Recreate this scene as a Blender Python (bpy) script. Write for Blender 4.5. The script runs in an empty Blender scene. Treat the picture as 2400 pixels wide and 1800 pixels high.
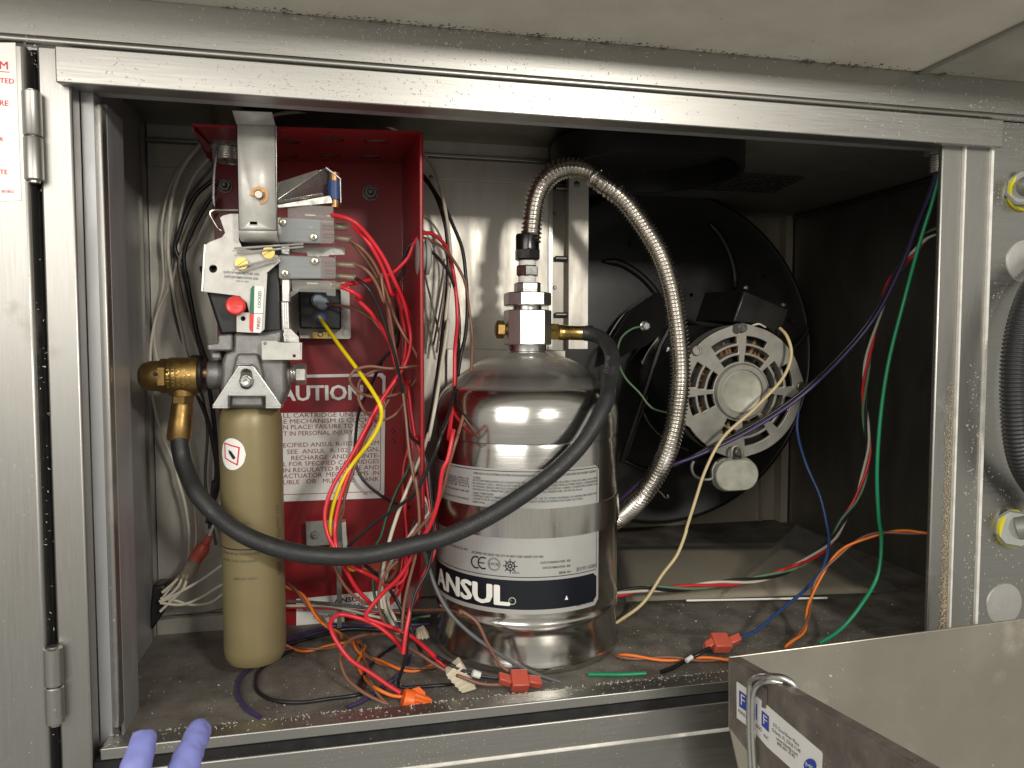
import bpy, bmesh, math, random
from mathutils import Vector, Matrix, Quaternion
random.seed(7)
R_ = math.radians
sc = bpy.context.scene
col = sc.collection

# ------------------------------------------------------------------ camera
F = 1600.0; CX, CY = 1106.0, 829.5           # picture frame used for measuring: 2212 x 1659
YAW, PITCH = R_(12.54), R_(3.13)
fw = Vector((math.sin(YAW)*math.cos(PITCH), math.cos(YAW)*math.cos(PITCH), -math.sin(PITCH)))
rt = Vector((math.cos(YAW), -math.sin(YAW), 0)); dn = fw.cross(rt)
cam = bpy.data.cameras.new('camera'); cam_o = bpy.data.objects.new('camera', cam); col.objects.link(cam_o)
cam.sensor_width = 36; cam.lens = F/2212*36; cam.clip_start = .01; cam.clip_end = 60
m3 = Matrix((rt, -dn, -fw)).transposed()
cam_o.matrix_world = m3.to_4x4(); sc.camera = cam_o

# ------------------------------------------------------------------ light of the room
sc.view_settings.view_transform = 'Standard'; sc.view_settings.look = 'None'
sc.view_settings.exposure = 0.0; sc.view_settings.gamma = 1
w = bpy.data.worlds.new('World'); sc.world = w; w.use_nodes = True
nt = w.node_tree; bg = nt.nodes['Background']
tc = nt.nodes.new('ShaderNodeTexCoord'); sx = nt.nodes.new('ShaderNodeSeparateXYZ'); rp = nt.nodes.new('ShaderNodeValToRGB')
nt.links.new(tc.outputs['Generated'], sx.inputs[0])
mr = nt.nodes.new('ShaderNodeMapRange'); mr.inputs[1].default_value = -1; mr.inputs[2].default_value = 1
nt.links.new(sx.outputs[2], mr.inputs[0]); nt.links.new(mr.outputs[0], rp.inputs[0])
e = rp.color_ramp.elements
e[0].position = .25; e[0].color = (.64, .615, .555, 1)
e[1].position = .75; e[1].color = (.80, .77, .70, 1)
bg.inputs[1].default_value = .62
nt.links.new(rp.outputs[0], bg.inputs[0])

def area(name, loc, tgt, sx_, sy_, power, color):
    l = bpy.data.lights.new(name, 'AREA'); l.shape = 'RECTANGLE'; l.size = sx_; l.size_y = sy_; l.energy = power; l.color = color
    o = bpy.data.objects.new(name, l); col.objects.link(o); o.location = loc
    o.rotation_euler = (Vector(tgt)-Vector(loc)).to_track_quat('-Z', 'Y').to_euler()
    return o
area('room_lamp', (.62, -.95, .50), (.15, .9, -.05), .17, .13, 18, (1, .95, .87))
area('ceiling_lamp', (-.85, -.8, .55), (0, .8, -.1), 1.3, 1.0, 19, (1, .95, .88))

# ------------------------------------------------------------------ measuring helpers
def ray(px, py): return fw*F + rt*(px-CX) + dn*(py-CY)
def P(px, py, Y): d = ray(px, py); return d*(Y/d.y)
def PZ(px, py, Z): d = ray(px, py); return d*(Z/d.z)
def S(px, py, Y): return (P(px+1, py, Y)-P(px, py, Y)).length
K = 2212/2400
CROP = dict(A=(600,850,400/1021), B=(600,1000,500/1185), C=(300,600,700/2111), D=(440,220,500/1659), E=(900,230,600/1659),
            F=(980,350,500/1185), G=(980,850,500/1037), H=(1350,300,900/1572), I=(1350,1200,1050/2212), J=(1500,600,450/1244),
            K=(1680,1400,720/2212), L=(450,620,350/1528), M=(600,420,300/1244), N=(0,1100,700/1659), O=(0,0,600/1659), U=(0,0,1/K))
def c(k, x, y):
    x0, y0, s = CROP[k]; return ((x0+x*s)*K, (y0+y*s)*K)
def Q(k, x, y, Y): return P(*c(k, x, y), Y)
FLOOR = -.366

# ------------------------------------------------------------------ mesh helpers
class MB:
    def __init__(s): s.v = []; s.f = []
    def add(s, vs, fs):
        n = len(s.v); s.v += [Vector(v) for v in vs]; s.f += [tuple(i+n for i in f) for f in fs]; return s
    def box(s, lo, hi):
        x0,y0,z0 = lo; x1,y1,z1 = hi
        if x0>x1: x0,x1=x1,x0
        if y0>y1: y0,y1=y1,y0
        if z0>z1: z0,z1=z1,z0
        return s.add([(x0,y0,z0),(x1,y0,z0),(x1,y1,z0),(x0,y1,z0),(x0,y0,z1),(x1,y0,z1),(x1,y1,z1),(x0,y1,z1)],
                     [(3,2,1,0),(4,5,6,7),(0,1,5,4),(1,2,6,5),(2,3,7,6),(3,0,4,7)])
    def prism(s, pts, off):
        n = len(pts); off = Vector(off); pts = [Vector(p) for p in pts]
        nr = Vector((0,0,0))
        for i in range(n): nr += pts[i].cross(pts[(i+1)%n])
        if nr.dot(off) > 0: pts = pts[::-1]
        return s.add(pts+[p+off for p in pts], [tuple(range(n)), tuple(range(2*n-1, n-1, -1))]+[((i+1)%n, i, n+i, n+(i+1)%n) for i in range(n)])
    def ring(s, rings, closed=True, caps=True):
        m = len(rings[0]); vs = [p for r in rings for p in r]; fs = []
        for i in range(len(rings)-1):
            for j in range(m):
                fs.append((i*m+j, i*m+(j+1)%m, (i+1)*m+(j+1)%m, (i+1)*m+j))
        if caps: fs.append(tuple(range(m-1, -1, -1))); fs.append(tuple(range((len(rings)-1)*m, len(rings)*m)))
        return s.add(vs, fs)
    def lathe(s, prof, o, ax=(0,0,1), seg=48, caps=True):
        o = Vector(o); ax = Vector(ax).normalized(); a = ax.orthogonal().normalized(); b = ax.cross(a)
        return s.ring([[o+ax*h+(a*math.cos(2*math.pi*j/seg)+b*math.sin(2*math.pi*j/seg))*r for j in range(seg)] for r, h in prof], caps=caps)
    def cyl(s, p0, p1, r, seg=20, r1=None):
        p0, p1 = Vector(p0), Vector(p1); L = (p1-p0).length
        return s.lathe([(r, 0), (r if r1 is None else r1, L)], p0, p1-p0, seg)
    def nut(s, p0, p1, r, n=6, ph=0, ch=.12):
        p0, p1 = Vector(p0), Vector(p1); ax = (p1-p0); L = ax.length; ax.normalize()
        a = ax.cross(Vector((0,0,1)) if abs(ax.z) < .9 else Vector((0,1,0))).normalized(); b = ax.cross(a)
        rr = lambda h, k: [p0+ax*h+(a*math.cos(2*math.pi*j/n+ph)+b*math.sin(2*math.pi*j/n+ph))*r*k for j in range(n)]
        q = min(L*.16, r*ch)
        return s.ring([rr(0, 1-ch), rr(q, 1), rr(L-q, 1), rr(L, 1-ch)])
    def tube(s, pts, r, seg=8, mod=None, caps=True):
        n = len(pts); t = [(pts[min(i+1,n-1)]-pts[max(i-1,0)]).normalized() for i in range(n)]
        u = t[0].orthogonal().normalized(); rings = []
        for i in range(n):
            if i: u = t[i-1].rotation_difference(t[i]) @ u
            u = (u-t[i]*u.dot(t[i])).normalized(); v = t[i].cross(u)
            rr = r(i) if callable(r) else r
            rings.append([pts[i]+(u*math.cos(2*math.pi*j/seg)+v*math.sin(2*math.pi*j/seg))*rr for j in range(seg)])
        return s.ring(rings, caps=caps)
    def ball(s, o, r, seg=16, sq=(1,1,1)):
        o = Vector(o); n = seg//2
        vs = []; 
        return s.ring([[o+Vector((math.sin(math.pi*(i+.02)/(n+.04))*math.cos(2*math.pi*j/seg)*r*sq[0], math.sin(math.pi*(i+.02)/(n+.04))*math.sin(2*math.pi*j/seg)*r*sq[1], -math.cos(math.pi*(i+.02)/(n+.04))*r*sq[2])) for j in range(seg)] for i in range(n+1)])
    def build(s, name, mat, parent=None, bev=0, smooth=35, loc=None, **props):
        me = bpy.data.meshes.new(name)
        o = bpy.data.objects.new(name, me)
        org = Vector((0,0,0))
        p = parent
        while p is not None: org += p.location; p = p.parent
        if parent is None and s.v:
            if loc is None:
                lo = Vector([min(v[k] for v in s.v) for k in range(3)]); hi = Vector([max(v[k] for v in s.v) for k in range(3)])
                loc = Vector(((lo.x+hi.x)/2, (lo.y+hi.y)/2, lo.z))
            o.location = loc; org = Vector(loc)
        me.from_pydata([v-org for v in s.v], [], s.f); me.update()
        bm = bmesh.new(); bm.from_mesh(me); bmesh.ops.recalc_face_normals(bm, faces=bm.faces); bm.to_mesh(me); bm.free()
        me.materials.append(mat)
        if smooth:
            me.polygons.foreach_set('use_smooth', [True]*len(me.polygons)); me.set_sharp_from_angle(angle=R_(smooth))
        if bev:
            b = o.modifiers.new('bevel', 'BEVEL'); b.width = bev; b.segments = 2; b.limit_method = 'ANGLE'; b.angle_limit = R_(40)
        if parent is not None: o.parent = parent
        for k, v in props.items(): o[k] = v
        col.objects.link(o); return o

def thing(name, label, cat, loc=(0,0,0), group=None):
    o = bpy.data.objects.new(name, None); o.empty_display_size = .02; o.location = loc; col.objects.link(o)
    o['label'] = label; o['category'] = cat
    if group: o['group'] = group
    return o
def tag(o, label, cat, group=None):
    o['label'] = label; o['category'] = cat
    if group: o['group'] = group
    return o

def curve_mesh(splines, thick, bev=0):
    cu = bpy.data.curves.new('tmp', 'CURVE'); cu.dimensions = '2D'; cu.fill_mode = 'BOTH'
    cu.extrude = max(thick/2-bev, 1e-6); cu.bevel_depth = bev; cu.bevel_resolution = 1
    if bev: cu.offset = -bev
    for sp in splines:
        q = cu.splines.new('POLY'); q.points.add(len(sp)-1); q.use_cyclic_u = True
        for pt, (x, y) in zip(q.points, sp): pt.co = (x*100, y*100, 0, 1)
    cu.extrude *= 100; cu.bevel_depth *= 100; cu.offset *= 100
    o = bpy.data.objects.new('tmp', cu); col.objects.link(o)
    dg = bpy.context.evaluated_depsgraph_get(); me = bpy.data.meshes.new_from_object(o.evaluated_get(dg))
    vs = [v.co*.01 for v in me.vertices]; fs = [tuple(p.vertices) for p in me.polygons]
    bpy.data.objects.remove(o); bpy.data.curves.remove(cu); bpy.data.meshes.remove(me)
    return vs, fs
def sheet(mb, outer, holes, Y, thick, bev=0):
    """outline in picture pixels, cut from a plate standing at depth Y, real holes"""
    f = lambda L: [(P(x, y, Y).x, P(x, y, Y).z) for x, y in L]
    vs, fs = curve_mesh([f(outer)]+[f(h) for h in holes], thick, bev)
    return mb.add([(v.x, Y+thick/2-v.z, v.y) for v in vs], fs)
def circ(cx, cy, r, n=20, ry=None): return [(cx+r*math.cos(2*math.pi*i/n), cy+(ry or r)*math.sin(2*math.pi*i/n)) for i in range(n)]
def rrect(x0, y0, x1, y1, r, n=5):
    o = []
    for cx, cy, a in ((x1-r,y0+r,-90),(x1-r,y1-r,0),(x0+r,y1-r,90),(x0+r,y0+r,180)):
        for i in range(n+1): t = R_(a+90*i/n); o.append((cx+r*math.cos(t), cy+r*math.sin(t)))
    return o
def cc(k, L): return [c(k, x, y) for x, y in L]

_tx = {}
def text_geo(body, bold=0.0):
    key = (body, bold)
    if key in _tx: return _tx[key]
    cu = bpy.data.curves.new('tmp', 'FONT'); cu.body = body; cu.size = 1; cu.offset = bold; cu.resolution_u = 2; cu.fill_mode = 'FRONT'
    o = bpy.data.objects.new('tmp', cu); col.objects.link(o)
    me = bpy.data.meshes.new_from_object(o.evaluated_get(bpy.context.evaluated_depsgraph_get()))
    vs = [(v.co.x, v.co.y) for v in me.vertices]; fs = [tuple(p.vertices) for p in me.polygons]
    bpy.data.objects.remove(o); bpy.data.curves.remove(cu); bpy.data.meshes.remove(me)
    x0 = min(v[0] for v in vs); x1 = max(v[0] for v in vs)
    _tx[key] = ([((x-x0)/(x1-x0), y/.70) for x, y in vs], fs, (x1-x0)/.70); return _tx[key]
def text(mb, body, to3, u0, v0, h, w=None, bold=.0):
    """print at (u0, v0 = baseline), cap height h, width w; to3 maps (u, v) to the surface; bold is laid on in thin coats"""
    vs, fs, asp = text_geo(body); w = w or asp*h; q = 1e-4
    p = to3(u0+w/2, v0+h/2); n = (to3(u0+w/2+q*w, v0+h/2)-p).cross(to3(u0+w/2, v0+h/2+q*h)-p).normalized()
    if n.dot(p) > 0: n = -n
    kx = w/asp if asp else h
    offs = [(0,0)] if bold < .015 else [(-bold*.8,0),(bold*.8,0),(-bold*.4,bold*.4),(bold*.4,-bold*.4),(-bold*.4,-bold*.4),(bold*.4,bold*.4),(0,0)] if bold > .035 else [(-bold*.7,0),(bold*.7,0)]
    for i, (dx, dy) in enumerate(offs): mb.add([to3(u0+x*w+dx*kx, v0+y*h+dy*h)+n*(4e-5*i) for x, y in vs], fs)
    return mb
def onplane(Y):      # u, v = picture pixels of the undistorted front view at depth Y -> metres on that upright plane
    return lambda u, v: Vector((u, Y, v))

def spline(pts, step=.006):
    pts = [Vector(p) for p in pts]
    if len(pts) == 2: pts = [pts[0], (pts[0]+pts[1])/2, pts[1]]
    q = [pts[0]*2-pts[1]]+pts+[pts[-1]*2-pts[-2]]; out = []
    for i in range(1, len(q)-2):
        a, b, d, e_ = q[i-1:i+3]; n = max(2, int((d-b).length/step))
        ta = max((b-a).length, 1e-6)**.5; tb = max((d-b).length, 1e-6)**.5; tc_ = max((e_-d).length, 1e-6)**.5
        t0 = 0; t1 = ta; t2 = ta+tb; t3 = t2+tc_
        for k in range(n):
            t = t1+(t2-t1)*k/n
            A1 = a*((t1-t)/(t1-t0))+b*((t-t0)/(t1-t0)); A2 = b*((t2-t)/(t2-t1))+d*((t-t1)/(t2-t1)); A3 = d*((t3-t)/(t3-t2))+e_*((t-t2)/(t3-t2))
            B1 = A1*((t2-t)/(t2-t0))+A2*((t-t0)/(t2-t0)); B2 = A2*((t3-t)/(t3-t1))+A3*((t-t1)/(t3-t1))
            out.append(B1*((t2-t)/(t2-t1))+B2*((t-t1)/(t2-t1)))
    return out+[pts[-1]]
def path(segs, r=.002):
    """segs: list of (crop, [(x, y, Y or 'f')...]); a missing Y is interpolated, 'f' lies on the floor"""
    L = []
    for k, pts in segs:
        for p in pts: L.append((c(k, p[0], p[1]), p[2] if len(p) > 2 else None))
    ys = [None]*len(L)
    for i, ((x, y), d) in enumerate(L):
        if d == 'f': ys[i] = PZ(x, y, FLOOR+r+.0006).y
        elif d is not None: ys[i] = d
    known = [i for i in range(len(L)) if ys[i] is not None]
    for i in range(len(L)):
        if ys[i] is None:
            a = max([k for k in known if k < i], default=None); b = min([k for k in known if k > i], default=None)
            ys[i] = ys[b] if a is None else ys[a] if b is None else ys[a]+(ys[b]-ys[a])*(i-a)/(b-a)
    return [P(x, y, d) for ((x, y), _), d in zip(L, ys)]
# ------------------------------------------------------------------ materials
def mat(name, base, rough=.5, metal=0, var=0, vscale=30, stretch=(1,1,1), rvar=0, bump=0, bscale=200, dust=0, dscale=350, dcol=(.55,.5,.4),
        blotch=0, bcol=(.1,.08,.06), blscale=12, up=0, coat=0, bstretch=None, spec=.5):
    m = bpy.data.materials.new(name); m.use_nodes = True; n = m.node_tree.nodes; L = m.node_tree.links.new
    b = n['Principled BSDF']; b.inputs['Roughness'].default_value = rough; b.inputs['Metallic'].default_value = metal
    b.inputs['Specular IOR Level'].default_value = spec
    if coat: b.inputs['Coat Weight'].default_value = coat; b.inputs['Coat Roughness'].default_value = .08
    t = n.new('ShaderNodeTexCoord')
    def noise(scale, st=(1,1,1), detail=3, rough_=.55):
        mp = n.new('ShaderNodeMapping'); mp.inputs['Scale'].default_value = st; L(t.outputs['Object'], mp.inputs[0])
        q = n.new('ShaderNodeTexNoise'); q.inputs['Scale'].default_value = scale; q.inputs['Detail'].default_value = detail
        q.inputs['Roughness'].default_value = rough_; L(mp.outputs[0], q.inputs[0]); return q.outputs['Fac']
    def rng(x, a, b_, c_, d): 
        q = n.new('ShaderNodeMapRange'); q.inputs[1].default_value = a; q.inputs[2].default_value = b_; q.inputs[3].default_value = c_; q.inputs[4].default_value = d
        L(x, q.inputs[0]); return q.outputs[0]
    def mix(f, a, b_):
        q = n.new('ShaderNodeMix'); q.data_type = 'RGBA'
        L(f, q.inputs[0])
        for v, i in ((a, 6), (b_, 7)):
            if hasattr(v, 'links'): L(v, q.inputs[i])
            else: q.inputs[i].default_value = (*v, 1)
        return q.outputs[2]
    colr = None; rr = None; mm = None
    def C(): return colr if colr is not None else base
    if var:
        f = noise(vscale, stretch, 4)
        colr = mix(rng(f, .3, .7, 0, 1), tuple(max(0, k*(1-var)) for k in base), tuple(min(1, k*(1+var)) for k in base))
    if rvar: rr = rng(noise(vscale*1.7, stretch, 4), .3, .7, max(.02, rough-rvar), min(1, rough+rvar))
    def over(f, colour, orough=.9):
        nonlocal colr, rr, mm
        colr = mix(f, C(), colour)
        q = n.new('ShaderNodeMix'); q.data_type = 'FLOAT'; L(f, q.inputs[0]); q.inputs[3].default_value = orough
        if rr is not None: L(rr, q.inputs[2])
        else: q.inputs[2].default_value = rough
        rr = q.outputs[0]
        if metal:
            q = n.new('ShaderNodeMix'); q.data_type = 'FLOAT'; L(f, q.inputs[0]); q.inputs[3].default_value = 0
            if mm is not None: L(mm, q.inputs[2])
            else: q.inputs[2].default_value = metal
            mm = q.outputs[0]
    if blotch: over(rng(noise(blscale, (1,1,1), 6, .65), .62-.22*blotch, .80-.1*blotch, 0, min(.9, .3+blotch*.5)), bcol)
    if up:
        g = n.new('ShaderNodeNewGeometry'); s = n.new('ShaderNodeSeparateXYZ'); L(g.outputs['Normal'], s.inputs[0])
        f0 = rng(s.outputs[2], .70, 1.0, 0, up); f1 = noise(140, (1,1,1), 5, .7)
        q = n.new('ShaderNodeMath'); q.operation = 'MULTIPLY'; L(f0, q.inputs[0]); L(rng(f1, .3, .62, .90, 1), q.inputs[1]); over(q.outputs[0], dcol, .5)
    if dust:
        a = noise(dscale, (1,1,1), 2); k = noise(9, (1,1,1), 3)
        q = n.new('ShaderNodeMath'); q.operation = 'ADD'; L(a, q.inputs[0]); L(rng(k, .3, .7, -.06, .06), q.inputs[1])
        over(rng(q.outputs[0], .74-.1*dust, .80-.1*dust, 0, .85), dcol)
    if colr is not None: L(colr, b.inputs['Base Color'])
    else: b.inputs['Base Color'].default_value = (*base, 1)
    if rr is not None: L(rr, b.inputs['Roughness'])
    if mm is not None: L(mm, b.inputs['Metallic'])
    if bump:
        q = n.new('ShaderNodeBump'); q.inputs['Strength'].default_value = bump; q.inputs['Distance'].default_value = .001
        L(noise(bscale, bstretch or stretch, 4), q.inputs['Height']); L(q.outputs[0], b.inputs['Normal'])
    return m
ST = (.385, .378, .355)
M = dict(
 steel_h=mat('brushed steel, grain across', ST, .38, 1, .04, 60, (.25, 6, 9), .05, .03, 60, .35, 420, bstretch=(.1, 8, 14)),
 steel_v=mat('brushed steel, grain upright', ST, .41, 1, .03, 70, (9, 6, .25), .04, .02, 90, .2, 420, bstretch=(14, 8, .1), blotch=.10, bcol=(.36,.33,.27)),
 steel_dusty=mat('dusty brushed steel', ST, .42, 1, .04, 60, (.25, 6, 9), .05, .03, 60, .62, 500, (.62,.57,.48), bstretch=(.1, 8, 14)),
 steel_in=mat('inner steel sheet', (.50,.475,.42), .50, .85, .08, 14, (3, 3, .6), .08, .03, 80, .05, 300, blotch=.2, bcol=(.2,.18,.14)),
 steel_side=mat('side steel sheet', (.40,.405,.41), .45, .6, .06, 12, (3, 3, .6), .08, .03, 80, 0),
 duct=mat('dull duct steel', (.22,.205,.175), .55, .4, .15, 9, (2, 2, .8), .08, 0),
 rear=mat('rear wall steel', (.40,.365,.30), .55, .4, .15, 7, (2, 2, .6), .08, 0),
 steel_shaded=mat('shaded compartment steel', (.22,.205,.175), .42, .85, .15, 9, (2, 2, .8), .08, 0),  # shade of the blower compartment put into the base colour
 tray=mat('door pan steel', (.50,.465,.39), .36, 1, .07, 10, (1,1,1), .07, .03, 120, .08, 300, blotch=.12, bcol=(.33,.29,.21), blscale=14),
 tray_edge=mat('grimy door edge', (.24,.21,.185), .5, .6, .25, 40, (1,1,1), .1, .2, 300, .3, 300, blotch=.3, bcol=(.45,.4,.3), blscale=25),
 gap=mat('dirty gaps and duct darkness', (.012,.012,.012), .9, 0, .5, 60, dust=.4, dscale=250, dcol=(.12,.11,.09)),
 floor=mat('dirty cabinet floor', (.150,.137,.117), .62, .1, .45, 22, (1,1,1), .12, .5, 350, .7, 520, (.34,.29,.22), blotch=.35, bcol=(.030,.022,.018), blscale=10),
 board=mat('hood lining', (.66,.62,.53), .55, 0, .10, 14, (1,1,1), .05, .55, 330, .1, 200, (.2,.17,.12), blotch=.10, bcol=(.40,.36,.28), blscale=4),
 strip=mat('hood strip', (.42,.40,.34), .5, .3, .15, 20, (1,1,1), .08, .2, 200, .3, 200, (.2,.17,.12)),
 grime=mat('greasy dust', (.15,.125,.09), .9, 0, .5, 60, bump=.8, bscale=240),
 lint=mat('pale lint', (.82,.78,.68), .95, 0, .2, 300),
 lint_w=mat('white specks', (.62,.60,.54), .9, 0),
 lint_s=mat('sandy lint', (.50,.40,.25), .95, 0, .3, 300),
 seal=mat('worn bright edge', (.78,.76,.70), .45, .2, .15, 60, dust=.2),
 red=mat('red enamel', (.25,.006,.010), .38, 0, .08, 20, bump=.10, bscale=420, coat=.08),
 label_red=mat('red print', (.24,.010,.02), .28, 0, .04, 40, bump=.1, bscale=70),
 label=mat('white label', (.86,.85,.81), .42, 0, .03, 60),
 label_grey=mat('tank label', (.46,.46,.44), .33, .25, .03, 60),
 ink=mat('black ink', (.010,.012,.018), .4),
 ink_red=mat('dark red ink', (.26,.015,.02), .5),
 ink_navy=mat('navy ink', (.005,.007,.012), .35),
 ink_grey=mat('grey ink', (.09,.085,.06), .5),
 ink_blue=mat('blue ink', (.02,.06,.42), .4),
 ink_bright=mat('bright red ink', (.65,.03,.06), .5),
 ink_green=mat('green ink', (.012,.16,.08), .4),
 zinc=mat('galvanised plate', (.54,.53,.49), .42, .22, .12, 55, (1,1,1), .10, .06, 300, .1, 500, (.35,.3,.2), blotch=.22, bcol=(.34,.28,.16), blscale=40),
 zinc_b=mat('bright zinc', (.66,.65,.61), .28, .8, .08, 80, (1,1,1), .08),
 cast=mat('cast metal', (.235,.232,.225), .50, .75, .12, 90, (1,1,1), .08, .35, 700),
 clamp=mat('pale cast clamp', (.52,.52,.50), .36, .85, .08, 60, (1,1,1), .08, .2, 500),
 black_metal=mat('black body', (.014,.014,.015), .42, .2, .2, 60, rvar=.08),
 fan_black=mat('black painted fan', (.011,.011,.010), .36, 0, .2, 20, rvar=.06, bump=.03, bscale=200, spec=.4),
 bell=mat('dirty aluminium', (.33,.32,.28), .50, .6, .22, 24, (1,1,1), .1, .15, 400, .15, 300, (.2,.16,.1), blotch=.5, bcol=(.15,.12,.08), blscale=24),
 bell_cap=mat('pale metal cap', (.42,.42,.35), .55, .25, .18, 60, (1,1,1), .1, .08, 300, blotch=.2, bcol=(.3,.28,.2), blscale=50),
 copper_dirt=mat('dirty windings', (.24,.12,.05), .6, .2, .6, 70, bump=.5, bscale=200),
 bolt_dark=mat('dark bolt', (.16,.15,.14), .42, .9, .2, 100),
 brass=mat('brass', (.60,.42,.13), .27, 1, .14, 60, (1,1,1), .08),
 brass_old=mat('old brass', (.30,.19,.065), .42, .9, .25, 60, (1,1,1), .1, .1, 300, blotch=.2, bcol=(.1,.07,.03), blscale=60),
 copper=mat('copper clip', (.36,.20,.09), .4, .8, .15, 80),
 gold=mat('gold paint', (.245,.200,.100), .42, .25, .04, 40, (1,1,1), .04, .04, 700, .02, 300, (.2,.15,.08)),
 tank=mat('polished stainless', (.58,.565,.53), .185, 1, .05, 60, (.25, .25, 9), .04, .02, 50, bstretch=(.1,.1,14), up=.62, dcol=(.050,.043,.031), dust=.08, dscale=520),
 strap=mat('steel strap', (.60,.58,.53), .22, 1, .06, 60, (8,8,.3), .06),
 chrome=mat('plated steel', (.62,.62,.60), .26, 1, .05, 100, rvar=.06),
 satin=mat('satin plated steel', (.62,.62,.60), .34, 1, .05, 300, bump=.12, bscale=900),
 flex=mat('corrugated steel', (.62,.59,.54), .26, 1, .08, 60, rvar=.06),
 dark_nut=mat('dark plated nut', (.055,.055,.055), .27, .9, .1, 60, rvar=.08),
 tape=mat('thread tape', (.72,.71,.68), .6, 0, .08, 200, bump=.4, bscale=500),
 rubber=mat('black rubber hose', (.020,.021,.022), .50, 0, .18, 60, (1,1,1), .1, .35, 520, .30, 600, (.24,.23,.2)),
 w_red=mat('red wire', (.62,.022,.035), .34, 0, .05, 40), w_black=mat('black wire', (.013,.013,.014), .36, 0, .1, 40),
 w_brown=mat('brown wire', (.20,.092,.058), .38, 0, .08, 40), w_white=mat('white wire', (.58,.54,.44), .42, 0, .05, 40),
 w_cream=mat('cream wire', (.62,.50,.27), .42, 0, .05, 40), w_yellow=mat('yellow wire', (.80,.62,.008), .36), w_green=mat('green wire', (.008,.22,.095), .36, 0, .05, 40),
 w_dgreen=mat('dark green wire', (.012,.10,.05), .36), w_orange=mat('orange wire', (.78,.19,.025), .38, 0, .06, 40), w_blue=mat('blue wire', (.028,.066,.19), .4, 0, .05, 40),
 w_purple=mat('purple wire', (.052,.034,.105), .38, 0, .06, 40), w_grey=mat('grey cable', (.10,.105,.105), .45, 0, .08, 40), w_tan=mat('tan cable', (.27,.23,.18), .5, 0, .08, 40),
 w_sage=mat('sage green wire', (.12,.20,.115), .42),
 nut_orange=mat('orange plastic', (.88,.15,.02), .38, 0, .04, 60), conn_red=mat('red nylon', (.50,.095,.06), .34, 0, .06, 60),
 beige=mat('beige nylon', (.60,.54,.40), .4, 0, .04, 60), grommet=mat('grey grommet', (.33,.33,.31), .5),
 sw_grey=mat('grey switch body', (.27,.32,.36), .42, 0, .04, 60), cap_red=mat('red cap', (.74,.045,.035), .35, 0, .04, 60, bump=.1, bscale=300),
 blue_roll=mat('blue sleeve', (.012,.045,.16), .45), plug_blue=mat('blue grey plug', (.32,.40,.50), .4),
 crimp=mat('tinned crimp', (.72,.66,.48), .28, .9), pin=mat('steel pin', (.38,.36,.32), .35, .9, .1, 100),
 glove=mat('purple nitrile glove', (.22,.24,.58), .45, 0, .06, 40, bump=.25, bscale=60, spec=.5),
 paper=mat('old paper', (.78,.71,.56), .7, 0, .08, 8, blotch=.25, bcol=(.42,.16,.11), blscale=3.5),
 conduit=mat('black conduit', (.02,.021,.022), .45), yellow_seal=mat('yellow seal', (.66,.60,.03), .45), zinc_dull=mat('dull zinc', (.27,.28,.26), .5, .5, .15, 60, blotch=.3, bcol=(.3,.25,.17), blscale=40),
 blank=mat('pale knockout', (.58,.57,.54), .42, .8, .06, 60), pipe=mat('old conduit pipe', (.24,.20,.13), .55, .5, .25, 60),
 vent=mat('vent mesh', (.015,.015,.014), .6, .4), rope=mat('wire rope', (.20,.20,.20), .4, .9, .3, 900, (1,1,.3)),
)
def clear(name, tint, alpha, gloss=.08):
    m = bpy.data.materials.new(name); m.use_nodes = True; n = m.node_tree.nodes; L = m.node_tree.links.new; n.remove(n['Principled BSDF'])
    t = n.new('ShaderNodeBsdfTransparent'); t.inputs[0].default_value = (*tint, 1)
    g = n.new('ShaderNodeBsdfGlossy'); g.inputs['Roughness'].default_value = gloss; d = n.new('ShaderNodeBsdfDiffuse'); d.inputs[0].default_value = (.62, .62, .60, 1)
    lw = n.new('ShaderNodeLayerWeight'); lw.inputs[0].default_value = .5; f = n.new('ShaderNodeMapRange'); f.inputs[1].default_value = .25; f.inputs[2].default_value = 1; f.inputs[3].default_value = .05; f.inputs[4].default_value = .55; L(lw.outputs['Facing'], f.inputs[0])
    m1 = n.new('ShaderNodeMixShader'); m1.inputs[0].default_value = alpha; L(t.outputs[0], m1.inputs[1]); L(d.outputs[0], m1.inputs[2])
    m2 = n.new('ShaderNodeMixShader'); L(f.outputs[0], m2.inputs[0]); L(m1.outputs[0], m2.inputs[1]); L(g.outputs[0], m2.inputs[2])
    L(m2.outputs[0], n['Material Output'].inputs[0]); return m
M['clear'] = clear('clear plastic', (.93, .93, .92), .17, .12)
M['sleeve'] = clear('amber clear sleeve', (.72, .62, .46), .16, .15)
M['film'] = clear('plastic sleeve', (.94, .93, .9), .14, .2)
# ------------------------------------------------------------------ the cabinet
YF = .70
X = lambda px, py, Y: P(px, py, Y).x
Zz = lambda px, py, Y: P(px, py, Y).z
cab = thing('steel_cabinet', 'open stainless steel cabinet housing the tank, red box and blower', 'cabinet', (0.1, .7, FLOOR))
xs0, xs1, xf0, xf1 = X(100,740,YF), X(172,740,YF), X(217,740,.735), X(240,740,.735)
xr0, xr1, xr2 = X(2026,740,YF), X(2071,740,YF), X(2126,740,YF)
ztop = Zz(750,41,YF); zb = Zz(750,140,YF); zr1 = Zz(750,147,.688); zr0 = Zz(750,221,.688); zu = zr0
zl = -.358; zlow = -.80
XL, XR = -.238, X(1692,900,1.37); YB, YB2 = 1.0, 1.37
b = lambda lo, hi: MB().box(lo, hi)
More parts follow.
